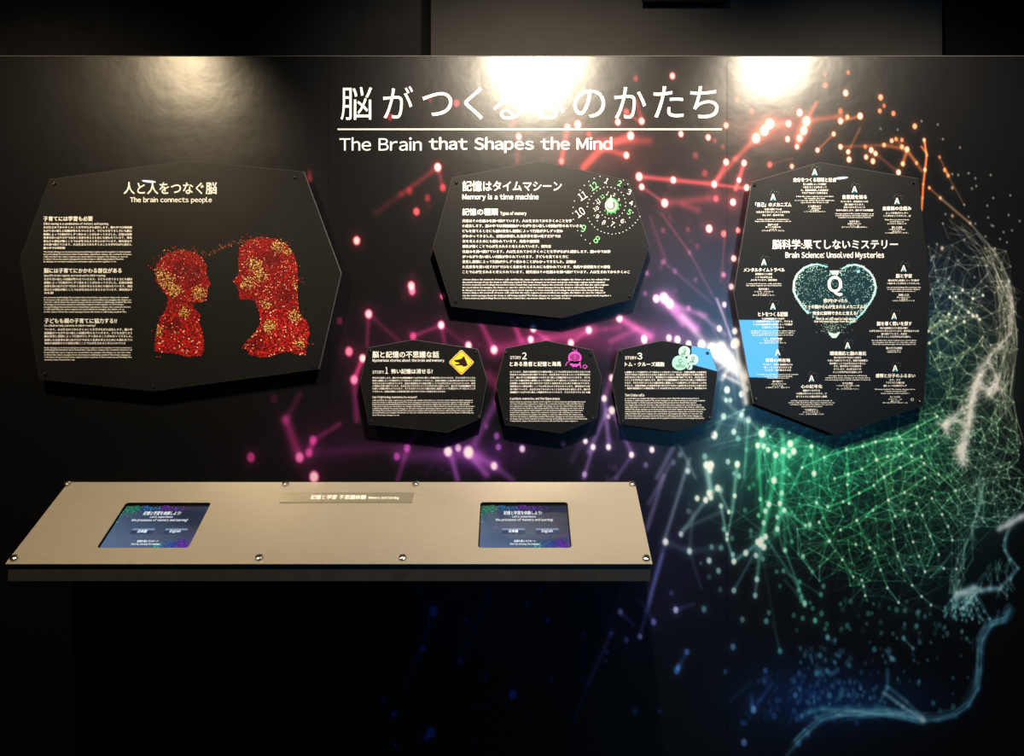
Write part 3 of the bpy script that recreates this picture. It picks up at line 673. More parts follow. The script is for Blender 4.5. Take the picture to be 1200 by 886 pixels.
JP = ('人は生まれてから多くのことを学びながら成長します、脳の中では神経細胞がつながり合い新しい回路が作られていきます。子どもを育てるときにも脳は変化し経験によって行動が少しずつ変わることがわかってきました、'
      '記憶は体験した出来事を思い出すだけではなく未来を考えるためにも使われています。海馬や前頭葉などの部位が働くことで心が生まれると考えられています、研究者はその仕組みを調べ続けています。')
EN = ('The brain changes as we learn and grow and many regions work together to form memory and feelings Researchers have found that experience shapes the network of nerve cells '
      'and that the same regions are used when we imagine the future or care for others How the mind emerges from the brain is still being studied ')
jpos = [0]; epos = [0]
def jp(n):
    n = max(2, int(round(n))); s = ''.join(JP[(jpos[0] + k) % len(JP)] for k in range(n)); jpos[0] += n + 3; return s
def en(n):
    n = max(4, int(round(n))); s = ''.join(EN[(epos[0] + k) % len(EN)] for k in range(n)).strip() or 'the brain'; epos[0] += n; return s
def jrows(t, ys, x0, ends, size=3.1):
    BLK[0] += 1
    for y, e in zip(ys, ends): text_line(t, 'japanese_text', M_white, jp((e - x0) / size), x0, e, y, size, pm, bold=0.04, key=BLK[0])
def erows(t, ys, x0, ends, size=2.5):
    BLK[0] += 1
    for y, e in zip(ys, ends): text_line(t, 'english_text', M_white, en((e - x0) / size / .5), x0, e, y, size, pm, bold=0.035, key=BLK[0])

# --- left panel
t = panel('display_panel', 'large black angular panel with two red dotted head profiles, leftmost on the mural wall',
          [(57.5,210),(218,188),(356,201),(400,320),(374,432.5),(179,458.5),(46,445),(23,304)], [(64,215),(346,208),(53,438),(180,452.5),(368,429)])
text(t, 'heading', M_white, '人と人をつなぐ脳', 145, 254, 213.5, 227.5, pm, bold=0.022, res=3)
text(t, 'subheading', M_white, 'The brain connects people', 152.5, 248, 231, 238.5, pm, bold=0.03)
text(t, 'section_heading', M_white, '子育てには学習も必要', 51, 108.5, 253.5, 259, pm, bold=0.03)
text(t, 'section_heading', M_white, '脳には子育てにかかわる部位がある', 51.5, 142.5, 314.3, 319.9, pm, bold=0.03)
text(t, 'section_heading', M_white, '子どもも親の子育てに協力する!?', 52, 137, 373, 378.8, pm, bold=0.03)
text(t, 'section_subheading', M_white, 'Child rearing is a combination of instinct and learning', 51, 127, 260.8, 264.2, pm, bold=0.03)
text(t, 'section_subheading', M_white, 'Specific brain regions are involved in child-rearing', 51.5, 123.5, 321.5, 324.8, pm, bold=0.03)
text(t, 'section_subheading', M_white, 'Do children help parents in child-rearing?', 52, 112, 380.2, 383.4, pm, bold=0.03)
jrows(t, [266.6,270.7,274.8,278.7,282.8,286.7,290.7], 51, [154.5]*6 + [76])
erows(t, [295.1,297.9,300.8,303.6,306.5], 51.2, [153.5,154,149.8,144.6,136])
jrows(t, [327.3,331.4,335.5,339.6,343.4], 51.7, [155]*4 + [62.3])
erows(t, [348.5,351.4,354.1,356.8,359.7,362.4,365.4], 51.7, [151,154,154,145,153,145.5,148])
jrows(t, [386.3,390.4,394.2,398.5,402.4], 52, [155,155,155,155,147])
erows(t, [407.4,410,413,415.8,418.5,421.5], 52, [154,154.5,153,153,154.5,87.5])
def zc(pts, ox=160, oy=170, s=2.858): return [(ox + x / s, oy + y / s) for x, y in pts]
boy = zc([(60,690),(62,640),(75,590),(100,545),(105,510),(90,490),(65,455),(60,415),(75,385),(105,362),(150,352),(190,357),(220,375),(235,405),(233,430),(248,468),(238,478),(240,495),(236,510),(232,522),(215,526),(192,528),(192,545),(205,560),(213,570),(208,590),(220,625),(225,660),(228,690),(215,705),(180,710),(140,700),(100,695)])
wom = zc([(345,345),(370,320),(410,308),(460,312),(500,330),(525,360),(538,400),(540,450),(538,500),(545,560),(575,600),(580,630),(570,670),(565,705),(540,700),(500,690),(460,705),(420,712),(375,700),(372,685),(352,680),(375,650),(400,625),(415,600),(412,560),(400,530),(388,518),(350,518),(342,505),(345,490),(338,478),(323,455),(335,440),(345,425),(340,400),(342,375)])
def inside(x, y, pl):
    r = False
    for (a, b), (c, d) in zip(pl, pl[1:] + pl[:1]):
        if (b > y) != (d > y) and x < (c - a) * (y - b) / (d - b) + a: r = not r
    return r
gold = [(g[0], g[1], r) for g, r in zip(zc([(100,455),(125,485),(80,430),(210,495),(160,560),(75,625),(395,400),(415,435),(370,462),(475,340),(510,355),(435,535),(445,605),(530,570),(548,665),(535,470)]), [10,9,8,9,7,6,9,9,9,8,6,6,9,9,7,4])]
dark = zc([(120,600),(150,420),(450,380),(500,500),(400,660),(190,440)])
def heads(nm, pl, n, seed):
    r = random.Random(seed); ik = Ink()
    xs = [p[0] for p in pl]; ys = [p[1] for p in pl]; x0, x1, y0, y1 = min(xs), max(xs), min(ys), max(ys)
    ik.poly(pl, (92, 12, 16), -1)
    k = 0
    while k < n:
        x, y = r.uniform(x0 - 10, x1 + 8), r.uniform(y0 - 7, y1)
        ins = inside(x, y, pl)
        if not ins:
            dmin = min(math.hypot(x - p[0], y - p[1]) for p in pl)
            if dmin > 9 or r.random() > .05 * (1 if y < y0 + 60 else .2) or (nm.startswith('boy') and x > x0 + 46 and y > y0 + 8) or (nm.startswith('woman') and x < x0 + 40 and y > y0 + 4): continue
        low = (y - y0) / (y1 - y0)
        g = any(math.hypot(x - a, y - b) < q * r.uniform(.55, 1.15) for a, b, q in gold)
        br = r.uniform(.45, 1.0) * (.6 if any(math.hypot(x - a, y - b) < 11 for a, b in dark) and r.random() < .7 else 1)
        col = (min(255, 275 * br), 222 * br, 95 * br + 20) if g else (235 * br, r.choice((25, 40, 60)) * br, 38 * br)
        if r.random() < .06: col = (255, 190, 150)
        rad = r.uniform(.4, .65) if low < .6 else r.uniform(.5, 1.15)
        if g: rad = r.uniform(.4, .75)
        ik.disc(x, y, rad, col, z=k % 3, n=6); k += 1
    ik.build(nm, pm, M_ink, t)
heads('boy_profile_print', boy, 3800, 1); heads('woman_profile_print', wom, 5200, 2)
ik = Ink(); r_ = random.Random(5)
for k in range(170):
    u = r_.random(); x = 240 + 50 * u; y = 300 - 16 * u - 4 * math.sin(u * 3) + r_.gauss(0, 2)
    x = r_.choice((x, 190 + 50 * u)); y = y if x > 240 else 293 + abs(x - 215) * .18 + r_.gauss(0, 2.4)
    ik.disc(x, y, r_.uniform(.25, .5), r_.choice([(200, 50, 40), (190, 140, 70), (150, 60, 50)]))
ik.build('dotted_trail_print', pm, M_ink, t)

# --- time machine panel
t = panel('display_panel', 'black angular panel with a green spiral clock, below the middle of the title',
          [(530,208),(633,188.5),(737,211.5),(761,288),(740,351),(659,373),(529,359.5),(507,290)], [(535,214),(733,218),(738,347),(534.5,353)])
text(t, 'heading', M_white, '記憶はタイムマシーン', 542, 658, 212, 224, pm, bold=0.022, res=3)
text(t, 'subheading', M_white, 'Memory is a time machine', 542, 631, 227.3, 235.4, pm, bold=0.03)
text(t, 'section_heading', M_white, '記憶の種類', 542, 583.5, 244.3, 252.3, pm, bold=0.03)
text(t, 'section_subheading', M_white, 'Types of memory', 586.3, 616.7, 247.8, 253, pm, bold=0.03)
jrows(t, [259,264.9,270.9,276.9,282.9,288.9,295,301,306.9,312.9,318.9], 542, [670,682,659.7,657,632,645.6,715,666,675,715,738], 3.9)
erows(t, [327.5,330.7,333.7,336.9,340,343,346.3,349.4], 542, [714,709,713,707,707,709,716,668.5], 2.7)
M_green = node_mat('green_ink', (0.25, 0.72, 0.32), 0.45, spec=0.3)
def ck(x, y): return 650 + x / 8.864, 195 + y / 8.864
for s, x, y, w_, h_, rt, g in [('1',540,150,34,62,-.5,0),('2',675,175,42,62,-.4,1),('3',775,265,42,62,-.35,0),('4',795,380,42,50,-.3,0),('5',775,475,40,60,-.5,1),('12',405,205,88,78,.6,1),
        ('11',290,305,90,86,.55,0),('10',263,478,100,92,.6,0),('9',300,645,46,84,-.3,1),('8',437,760,54,84,-.6,1),('6',703,568,36,48,-.3,0),('7',600,600,34,56,-.5,0),
        ('8',513,580,34,46,-.5,0),('9',445,520,34,44,-.4,0),('10',430,440,62,44,.5,0),('11',450,360,50,50,.5,0),('12',495,315,46,42,.6,1),('1',550,280,20,44,-.5,0),('2',618,295,24,36,-.4,0),
        ('3',665,345,24,30,-.3,0),('4',680,400,18,22,-.3,1),('5',664,440,18,22,-.3,1),('6',627,480,18,22,0,1),('7',585,495,16,22,0,1),('8',548,490,16,22,0,1),('9',520,460,16,20,0,1)]:
    a, b = ck(x, y); w_ *= .9 / 8.864; h_ *= .9 / 8.864
    text(t, 'clock_numerals', M_green if g else M_white, s, a - w_ / 2, a + w_ / 2, b - h_ / 2, b + h_ / 2, pm, bold=0.008, res=3, rot=rt)
ik = Ink(); W = (225, 235, 225); G = (90, 200, 110)
for x, y in [(470,103),(410,125),(355,157),(307,197),(265,247),(205,360),(192,425),(188,487),(194,550),(240,667),(276,718),(320,763),(368,800),(714,142),(760,183),(833,415),(885,520),(862,555),(838,585),(810,613),(780,640),
             (745,662),(710,680),(672,692),(635,700),(597,702),(556,697),(517,688),(482,675),(446,656),(414,630),(387,602),(364,572),(346,537),(338,418),(345,380),(360,343),(380,310),(407,278),(437,253),(472,232),
             (510,218),(548,214),(587,217),(625,227),(660,245),(692,270),(715,300),(730,335),(738,375),(735,413),(723,453),(702,487),(673,515),(640,535),(600,543),(562,540),(525,528),(495,505),(472,475),
             (465,392),(405,385),(410,512),(443,565),(492,602),(552,625),(620,632),(678,610),(733,577),(778,533),(812,480)]:
    a, b = ck(x, y); ik.disc(a, b, .62, W)
a, b = ck(585, 405)
ik.ring(a, b, 6.6, 1.0, W, 0, 36); ik.ring(a, b, 8.2, 1.2, G, 0, 36, -2.2, 2.2); ik.ring(a, b, 5.4, .9, (40, 140, 60), 0, 30)
for k in range(24):
    th = k * math.pi / 12; ik.line((a + 4.2 * math.cos(th), b + 4.2 * math.sin(th)), (a + 5.6 * math.cos(th), b + 5.6 * math.sin(th)), .4, W, 1)
a, b = ck(580, 405); ik.disc(a, b, 3.6, (245, 250, 245), 2, 20)
ik.poly([ck(552, 385), ck(587, 292), ck(602, 385)], (245, 250, 245), 2)
ik.build('clock_print', pm, M_ink, t)

# --- story panels
def story(label, outline, screws): return panel('display_panel', label, outline, screws)
t = story('small black panel with a yellow dog warning diamond, first of three above the console',
          [(431,407.5),(484,398),(560,409),(571,445),(563,491),(524,507),(432,497.5),(422,447)], [(434.5,411),(558,411.5),(434.5,493.5),(561.5,488)])
text(t, 'heading', M_white, '脳と記憶の不思議な話', 436.5, 514.4, 411.7, 419.3, pm, bold=0.028, res=3)
text(t, 'subheading', M_white, 'Mysterious stories about the brain and memory', 436.5, 520.5, 420.6, 424.8, pm, bold=0.03)
text(t, 'story_number', M_white, 'STORY', 436.5, 450, 434.4, 437.9, pm, bold=0.02)
text(t, 'story_number', M_white, '1', 451.6, 454.6, 430.2, 437.9, pm, bold=0.02)
text(t, 'section_heading', M_white, '怖い記憶は消せる?', 458.5, 507, 432.4, 438, pm, bold=0.03)
jrows(t, [442.9,446.2,449.4,452.5,455.6,459], 436.5, [557]*5 + [522], 2.35)
text(t, 'section_subheading', M_white, 'Can frightening memories be erased?', 436.5, 488.5, 464, 467.4, pm, bold=0.03)
erows(t, [469,471.4,473.8,476.2,478.7,481.2,483.6,486.5], 436.5, [554,554,550,556,554,554,555,468], 2.15)
def diamond(cx, cy, r, c_, k=2.2):
    out = []
    for i in range(4):
        th = i * math.pi / 2; ux, uy = math.cos(th), math.sin(th); vx, vy = -uy, ux
        for s in (-1, 0, 1): out.append((cx + ux * (r - abs(s) * c_ * .75 - (0.5 if not s else 0) + .3) + vx * s * c_, cy + uy * (r - abs(s) * c_ * .75 - (.5 if not s else 0) + .3) + vy * s * c_))
    return out
ik = Ink(); cx, cy = 540.7, 424.6
ik.poly(diamond(cx, cy, 14.6, 1.6), (245, 235, 170)); ik.poly(diamond(cx, cy, 13.9, 1.5), (225, 120, 45), 1); ik.poly(diamond(cx, cy, 12.9, 1.4), (190, 150, 60), 2); ik.poly(diamond(cx, cy, 12.4, 1.3), (252, 222, 70), 3)
dg_ = [(820,215),(850,213),(885,203),(897,192),(905,178),(917,188),(920,205),(935,235),(945,265),(925,275),(905,278),(890,265),(850,268),(825,265),(828,255),(868,250),(862,240),(835,235),(818,225)]
ik.poly([(430 + x / 8, 395 + y / 8) for x, y in dg_], (45, 25, 15), 4); ik.disc(430 + 886 / 8, 395 + 185 / 8, .6, (220, 60, 30), 4)
ik.build('warning_diamond_print', pm, M_ink, t)

t = story('small black panel with a pink round creature icon, second of three above the console',
          [(592,408),(640,399),(694,410),(705,442),(699,491),(657,508),(592,498),(581,451)], [(593.5,412.5),(692,414.5),(593.5,492.5),(695,489)])
text(t, 'story_number', M_white, 'STORY', 597.8, 610.5, 417.4, 420.9, pm, bold=0.02)
text(t, 'story_number', M_white, '2', 612, 617, 413.2, 420.9, pm, bold=0.02, res=3)
text(t, 'section_heading', M_white, 'とある患者と記憶と海馬', 597.4, 657.3, 423.8, 429.2, pm, bold=0.03)
jrows(t, [435.9,439.2,442.6,446,449.3,452.8,456.3,459.8], 597.8, [691.5]*8, 2.5)
text(t, 'section_subheading', M_white, 'A patient, memories, and the hippocampus', 597.6, 656, 465.6, 469.2, pm, bold=0.03)
erows(t, [470.8 + 2.5 * k for k in range(10)], 597.8, [686,684,684,684,683,681,683,685,688,677], 2.15)
ik = Ink(); K = (225, 85, 205); D = (18, 14, 18)
def s2(x, y): return 585 + x / 8.44, 395 + y / 8.44
a, b = s2(748, 205); ik.disc(a, b, 7.9, K, 0, 26, 7.4); ik.disc(a, b - .6, 5.7, D, 1, 24, 4.4); ik.ring(a, b - .4, 4.3, .6, K, 2, 20); ik.ring(a, b - .4, 2.6, .6, K, 2, 16); ik.line((a, b - 4), (a, b + 3), .6, K, 2)
ik.ring(a - 1.6, b - .4, 1.2, .5, K, 3, 10); ik.ring(a + 1.6, b - .4, 1.2, .5, K, 3, 10)
ik.poly([s2(690, 235), s2(806, 235), s2(800, 275), s2(770, 292), s2(725, 292), s2(695, 270)], K, 0)
for x in (700, 740, 780): a2, b2 = s2(x, 255); ik.disc(a2, b2, 1.25, D, 1, 12)
for p, q in [((690, 240), (668, 258)), ((668, 258), (655, 285)), ((800, 258), (806, 308)), ((765, 150), (765, 120)), ((750, 150), (745, 128)), ((735, 128), (728, 118)), ((735, 290), (733, 300)), ((762, 290), (764, 300))]: ik.line(s2(*p), s2(*q), .9, K, 1)
q = [s2(848, 272), s2(872, 292), s2(848, 314), s2(825, 292), s2(848, 272)]; ik.path(q, .8, K)
ik.build('round_creature_print', pm, M_ink, t)

t = story('small black panel with pale turquoise cell icons, third of three above the console',
          [(724.5,410),(776,399),(832,409),(841,435.5),(834,491.5),(794,506.5),(726,497),(717,448)], [(728,413),(829,414),(831.5,489),(730,493.5)])
text(t, 'story_number', M_white, 'STORY', 732.4, 746, 417.6, 421.1, pm, bold=0.02)
text(t, 'story_number', M_white, '3', 747, 752.4, 413.6, 421.1, pm, bold=0.02, res=3)
text(t, 'section_heading', M_white, 'トム・クルーズ細胞', 732.4, 778.5, 424.3, 429.4, pm, bold=0.03)
jrows(t, [436.3,439.3,442.3,445.5,448.8,452.1,455.2], 732.4, [828]*7, 2.4)
text(t, 'section_subheading', M_white, 'Tom Cruise cells', 732.4, 755, 461.3, 464.6, pm, bold=0.03)
erows(t, [466.8 + 2.57 * k for k in range(10)], 732.4, [819,826,816,822,825,827,824,823,823,825], 2.15)
ik = Ink(); H1 = (180, 226, 218); DK = (20, 60, 58)
for x, y, r, dk in [(802,412,6.9,1),(796.7,425.3,9.3,1),(811.8,421.3,6.8,1),(808,430,3.6,1)]:
    n = 14; th0 = .3
    ik.poly([(x + r * (1 + .05 * math.cos(6 * (th0 + 2 * math.pi * k / n))) * math.cos(2 * math.pi * k / n), y + r * .95 * math.sin(2 * math.pi * k / n)) for k in range(n)], H1 if r < 9 else (160, 220, 208), 0)
    ik.ring(x + r * .05, y - r * .25, r * .22, .7, DK, 1, 10)
    ik.line((x + r * .1, y), (x - r * .1, y + r * .35), .7, DK, 1)
    for k in range(int(r)): ik.line((x - r * .45 + k * r * .13, y + r * .2), (x - r * .5 + k * r * .13, y + r * .6), .45, DK, 1)
ik.build('cell_icons_print', pm, M_ink, t)

# --- right panel of unsolved questions
t = panel('display_panel', 'tall black angular panel with a glowing heart-shaped brain and a letter Q',
          [(881,213),(961,190),(1076,209),(1090,336),(1083,475.5),(980,510.5),(883,473),(860,343)], [(884.5,217),(1071,214),(886,467.5),(1077,470)])
text(t, 'heading', M_white, '脳科学:果てしないミステリー', 905.2, 1052, 280.7, 291.8, pm, bold=0.022, res=3)
text(t, 'subheading', M_white, 'Brain Science: Unsolved Mysteries', 920.4, 1036, 295.3, 304, pm, bold=0.028)
text(t, 'letter_q', M_white, 'Q', 970.5, 986.7, 324, 346, pm, bold=0.035, res=5, lift=0.0013)
for s, a, b, c, d in [('何がわかったら',965,993,350.1,354.4),('ヒトの脳から心が生まれるメカニズムが',943.5,1015.5,357.2,361.6),('完全に説明できたと言える?',952.6,1005.2,364.8,369.2)]:
    text(t, 'question_text', M_white, s, a, b, c, d, pm, bold=0.03, lift=0.0013)
for s, a, b, y in [('What do we still need to learn about',956.3,1001.7,373.4),('how the mind emerges from the brain?',954.2,1003.2,377)]:
    text(t, 'question_text', M_white, s, a, b, y - 1.5, y + 1.6, pm, bold=0.03, lift=0.0013)
ik = Ink(); hz = [(915 + x / 7.708, 290 + y / 7.708) for x, y in [(490,235),(455,210),(420,175),(350,155),(280,155),(210,185),(150,240),(120,310),(115,390),(140,450),(190,530),(250,600),(300,650),(350,700),(400,750),(440,800),(485,820),(520,800),(560,750),(620,690),(690,640),(750,580),(810,490),(845,430),(858,360),(840,280),(800,220),(740,175),(670,155),(600,165),(550,195),(525,220)]]
hr = random.Random(3); hp = []
bx = [min(p[0] for p in hz), max(p[0] for p in hz), min(p[1] for p in hz), max(p[1] for p in hz)]
while len(hp) < 620:
    x, y = hr.uniform(bx[0], bx[1]), hr.uniform(bx[2], bx[3])
    if inside(x, y, hz) and not (x > 955 and x < 1001 and y > 349 and hr.random() < .5): hp.append((x, y))
ha = np.array(hp)
ik.poly(hz[3:13] + [(978, 350), (978, 322)], (12, 40, 44)); ik.poly([(980, 322), (980, 350)] + hz[19:30], (12, 42, 50))
for i, (x, y) in enumerate(hp):
    de = min(math.hypot(x - p[0], y - p[1]) for p in hz); edge = max(0, 1 - de / 9) if y < 372 else .2
    c = (70 + 130 * edge, 130 + 110 * edge, 135 + 105 * edge)
    ik.disc(x, y, hr.uniform(.3, .6) + .25 * edge, (min(255, c[0] + 60), min(255, c[1] + 50), min(255, c[2] + 40)), 2)
    o = np.argsort(np.hypot(ha[:, 0] - x, ha[:, 1] - y))[1:4]
    for j in o:
        if j > i: ik.line((x, y), hp[j], .22 + .3 * edge, tuple(v * (.5 + .4 * edge) for v in c), 1)
for a0, a1, wd in [(2, 11, 1.8), (19, 30, 1.6)]:
    seg = hz[a0:a1 + 1]
    for i, (p, q) in enumerate(zip(seg, seg[1:])):
        k = math.sin(math.pi * (i + .5) / len(seg)); ik.line(p, q, wd * (.5 + .9 * k), (120 + 100 * k, 215 + 30 * k, 220 + 30 * k), 2)
        for m_ in range(26):
            u = hr.random(); ik.disc(p[0] + (q[0] - p[0]) * u + hr.gauss(0, .9), p[1] + (q[1] - p[1]) * u + hr.gauss(0, .9), hr.uniform(.2, .5), (160, 235, 235), 3)
ik.poly([(970, 389), (978, 391), (985, 389), (980, 396), (975, 396)], (190, 225, 215), 2); ik.poly([(972, 317), (984, 317), (982, 322), (975, 322)], (190, 225, 225), 2)
ik.disc(1006, 318, 2.2, (70, 180, 230), 2, 10); ik.disc(1006, 318, 1.1, (220, 250, 255), 3, 8)
for k in range(90):
    x, y = hr.gauss(978, 9), hr.uniform(378, 390)
    ik.disc(x, y, hr.uniform(.25, .45), (170, 210, 200), 2)
ik.build('heart_brain_print', pm, M_ink, t)
M_cyan = node_mat('cyan_ink', (0.05, 0.50, 0.62), 0.45, spec=0.3)
blocks = [
 (906,231,'「自己」のメカニズム',885.2,927.3,237.2,242.3,[(245.4,10),(248.6,19.5),(252.2,12.5)],[(257,18.5),(259.3,21)],[(263.5,6),(266.2,9),(268.6,4),(270.4,13)]),
 (954.7,201.7,'自分をつくる環境と社会',930,980,208.3,213.2,[(216,13.5),(219.5,14),(223,16),(226.3,15)],[(230.1,22),(232.4,12),(234.8,23),(237.2,16)],[(241.8,7.5),(244.4,7),(246.4,5),(248.1,12.5)]),
 (1001.4,221.8,'自意識を知る',987.5,1015.7,228.4,233.3,[(236.3,16),(239.8,11.5),(243,12.5),(246.5,21.5)],[(250.4,22.5),(252.6,22.5),(254.8,19)],[(259.7,6),(262.4,8),(264.5,5.5),(266.2,15)]),
 (1051.2,235.5,'自意識の仕組み',1034.8,1067.8,241.8,246.5,[(249.8,13),(253,16)],[(257.4,14),(259.7,8),(262,11)],[(266.5,6),(269,9.5),(271.3,5.5),(273,13.5)]),
 (895.2,307.3,'メンタルタイムトラベル',871.5,919.5,314,318.4,[(321.3,10),(325,10),(328.2,15.3)],[(332.4,20.5),(334.6,20.5)],[(338.9,6),(341.8,11),(344.1,7),(346,13)]),
 (905.8,359,'ヒトをつくる記憶',888.6,923.1,365.6,370.8,[(373.7,13.5),(376.8,23),(380.3,23),(383.7,13)],[(387.7,26),(390.1,25),(392.5,24)],[(397.2,11),(399.7,10),(401.9,15.5)]),
 (911.4,413,'意識の所在地',897,925.8,420,424.3,[(427.4,17.5),(430.7,16),(433.9,15.5)],[(438.7,24),(440.9,17),(443,13)],[(447.2,6),(450,10),(452.3,6.5),(454.2,14)]),
 (951,443.5,'心の記号化',938.8,963.5,450.8,454.9,[(457.8,10),(461.3,18),(464.9,18)],[(469.5,24),(471.8,27),(474.1,25),(476.4,12)],[(480.5,8),(483,10),(485.4,14)]),
 (993.3,405,'環境適応と脳の進化',972.5,1015,411.8,416.4,[(419.2,16),(422.6,23.5),(426.1,21),(429.2,16),(432.7,16),(436.2,17)],[(440.2,22.5),(442.7,26),(445.1,26.5)],[(449.4,6),(452.1,13.5),(454.3,4),(456,13)]),
 (1058.9,314.6,'脳と宇宙',1050,1068.5,321,325.6,[(328.7,18),(332.2,19.5)],[(336.7,20),(339,19),(341.3,14)],[(345.8,6),(348.5,8),(350.5,5),(352.4,13)]),
 (1047.8,370.4,'脳を導く問いを探す',1027.6,1068.5,376.9,381.6,[(384.6,16.5),(388,29),(391.4,15),(394.8,20)],[(398.8,26),(401.2,25.5),(403.5,25)],[(408,9.5),(410.6,8),(412.6,8)]),
 (1049,431.6,'感情と分子のふるまい',1026.4,1072.4,438,442.5,[(445.4,6.5),(448.6,11),(452.2,13.5)],[(456.2,23.5),(458.5,12.5),(460.9,16.5)],[(465.4,6),(468.1,8),(470.3,5),(472.1,14.5)])]
ik = Ink()
for cx, ya, ti, a, b, c, d, js, es, ns in blocks:
    text(t, 'answer_letter', M_white, 'A', cx - 2.9, cx + 2.9, ya - 3.5, ya + 3.5, pm, bold=0.03)
    ik.poly([(cx + .4, ya + .6), (cx + 2.9, ya + 3.5), (cx - 1.0, ya + 3.5)], (30, 150, 175), 2)
    for k in range(7):
        th = -2.6 + .38 * k; rr = 5.2 + (k % 3); ik.disc(cx + 1 + rr * math.cos(th), ya - 1 + rr * math.sin(th), .32, (150, 170, 170), 0, 5)
    text(t, 'answer_heading', M_white, ti, a, b, c, d, pm, bold=0.03)
    BLK[0] += 1; kb = BLK[0]
    for y, h in js: text_line(t, 'japanese_text', M_white, jp(2 * h / 2.5), cx - h, cx + h, y, 2.5, pm, bold=0.03, key=kb)
    for y, h in es: text_line(t, 'english_text', M_white, en(2 * h / 1.2), cx - h, cx + h, y, 1.9, pm, bold=0.025, key=kb)
    for k, (y, h) in enumerate(ns): text_line(t, 'japanese_text', M_white, jp(2 * h / 2.6), cx - h, cx + h, y, 2.8 if k == 0 else 1.6, pm, bold=0.02, key=kb)
ik.ring(1069, 468.3, 1.5, .7, (190, 190, 185), 0, 12)
ik.build('answer_marks_print', pm, M_ink, t)

# ------------------------------------------------------------------ console shelf
FD = 2.044                                   # distance of the front edge from the camera
XA, XB = -1.2975, 0.3595
zb = EYE - (565 - 443) / F * (CD - 0.003); zf = EYE - (661 - 443) / F * FD
yb, yf = -0.003, -(CD - FD)
SL = math.hypot(yf - yb, zf - zb); VX = np.array((0, (yf - yb) / SL, (zf - zb) / SL)); NV = np.array((0, VX[2], -VX[1]))
if NV[2] < 0: NV = -NV
B0 = np.array((0, yb, zb))
def cm(u, v, lift=0.0):
    p = B0 + VX * v + NV * lift; return (u, p[1], p[2])
def uv(px, py):
    """photo pixel -> (x, distance down the slope) on the console top"""
    d = np.array(((px - 600) / F, 1.0, -(py - 443) / F)); o = np.array((0, -CD, EYE))
    k = np.dot(B0 - o, NV) / np.dot(d, NV); q = o + d * k
    return q[0], np.dot(q - B0, VX)
con = empty('control_console', (-0.47, 0, zf), 'long sloping brushed metal console shelf with two touchscreens, mounted below the panels', 'console')
TH = 0.003
def rrect(cx, cy, hw, hh, r, n=5):
    out = []
    for sx, sy, a in ((1, 1, 0), (-1, 1, 90), (-1, -1, 180), (1, -1, 270)):
        for k in range(n + 1):
            th = math.radians(a + 90 * k / n); out.append((cx + sx * (hw - r) + r * math.cos(th), cy + sy * (hh - r) + r * math.sin(th)))
    return out
def fill_plate(name, loops, m, parent, thick):
    """flat plate on the slope with holes: filled 2D outline, given thickness"""
    c = bpy.data.curves.new('c', 'CURVE'); c.dimensions = '2D'; c.fill_mode = 'BOTH'; c.extrude = thick / 2; c.bevel_depth = 0
    for lp in loops:
        s = c.splines.new('POLY'); s.points.add(len(lp) - 1); s.use_cyclic_u = True
        for p, (a, b) in zip(s.points, lp): p.co = (a, b, 0, 1)
    o = bpy.data.objects.new('c', c); COL.objects.link(o)
    dg = bpy.context.evaluated_depsgraph_get(); dg.update()
    me = bpy.data.meshes.new_from_object(o.evaluated_get(dg))
    vs = [cm(v.co[0], v.co[1], v.co[2] - thick / 2) for v in me.vertices]; fs = [tuple(p.vertices) for p in me.polygons]
    bpy.data.objects.remove(o); bpy.data.curves.remove(c); bpy.data.meshes.remove(me)
    o = raw(name, vs, fs, m, parent)
    bm = bmesh.new(); bm.from_mesh(o.data); bmesh.ops.remove_doubles(bm, verts=bm.verts, dist=1e-6); bmesh.ops.recalc_face_normals(bm, faces=bm.faces); bm.to_mesh(o.data); bm.free()
    return o
ul = [uv(*p) for p in ((147,589),(247,589),(221,642),(114,642))]; ur = [uv(*p) for p in ((563,588.5),(666,588.5),(669,642),(560,642))]
SCR = []
for q in (ul, ur):
    cx = sum(p[0] for p in q) / 4; cv = sum(p[1] for p in q) / 4
    hw = ((q[1][0] - q[0][0]) + (q[2][0] - q[3][0])) / 4; hh = (q[2][1] + q[3][1] - q[0][1] - q[1][1]) / 4
    SCR.append((cx, cv, hw, hh))
fill_plate('top_plate', [[(XA, 0), (XB, 0), (XB, SL), (XA, SL)]] + [rrect(*s, 0.009) for s in SCR], M_brush, con, TH)
# body: wedge under the plate
bm = bmesh.new()
zbot = EYE - (681 - 443) / F * (FD + 0.006)
prof = [cm(0, 0.004, -TH - .0005), cm(0, SL - 0.006, -TH - .0005), (0, yf + 0.006, zbot), (0, -0.003, zbot)]
L_ = [bm.verts.new((XA + .004, p[1], p[2])) for p in prof]; R_ = [bm.verts.new((XB - .004, p[1], p[2])) for p in prof]
bm.faces.new(L_); bm.faces.new(R_)
for i in (1, 2, 3): bm.faces.new((L_[i], L_[(i + 1) % 4], R_[(i + 1) % 4], R_[i]))
bm_obj('body', bm, M_body, con)
for sx, sy in [(79,568),(335,568),(487,568),(741,568),(17,655),(304,654.5),(472,654.5),(757,655)]:
    u, v = uv(sx, sy); p = cm(u, v, 0.0)
    bm = lathe([(0.0100, 0), (0.0104, 0.003), (0.0094, 0.0070), (0.0056, 0.0086), (0.0048, 0.0040), (0, 0.0040)], 20, p, NV)
    bm_obj('screw', bm, M_chrome, con, smooth=False)
M_frame = node_mat('screen_bezel', (0.004, 0.004, 0.005), 0.3)
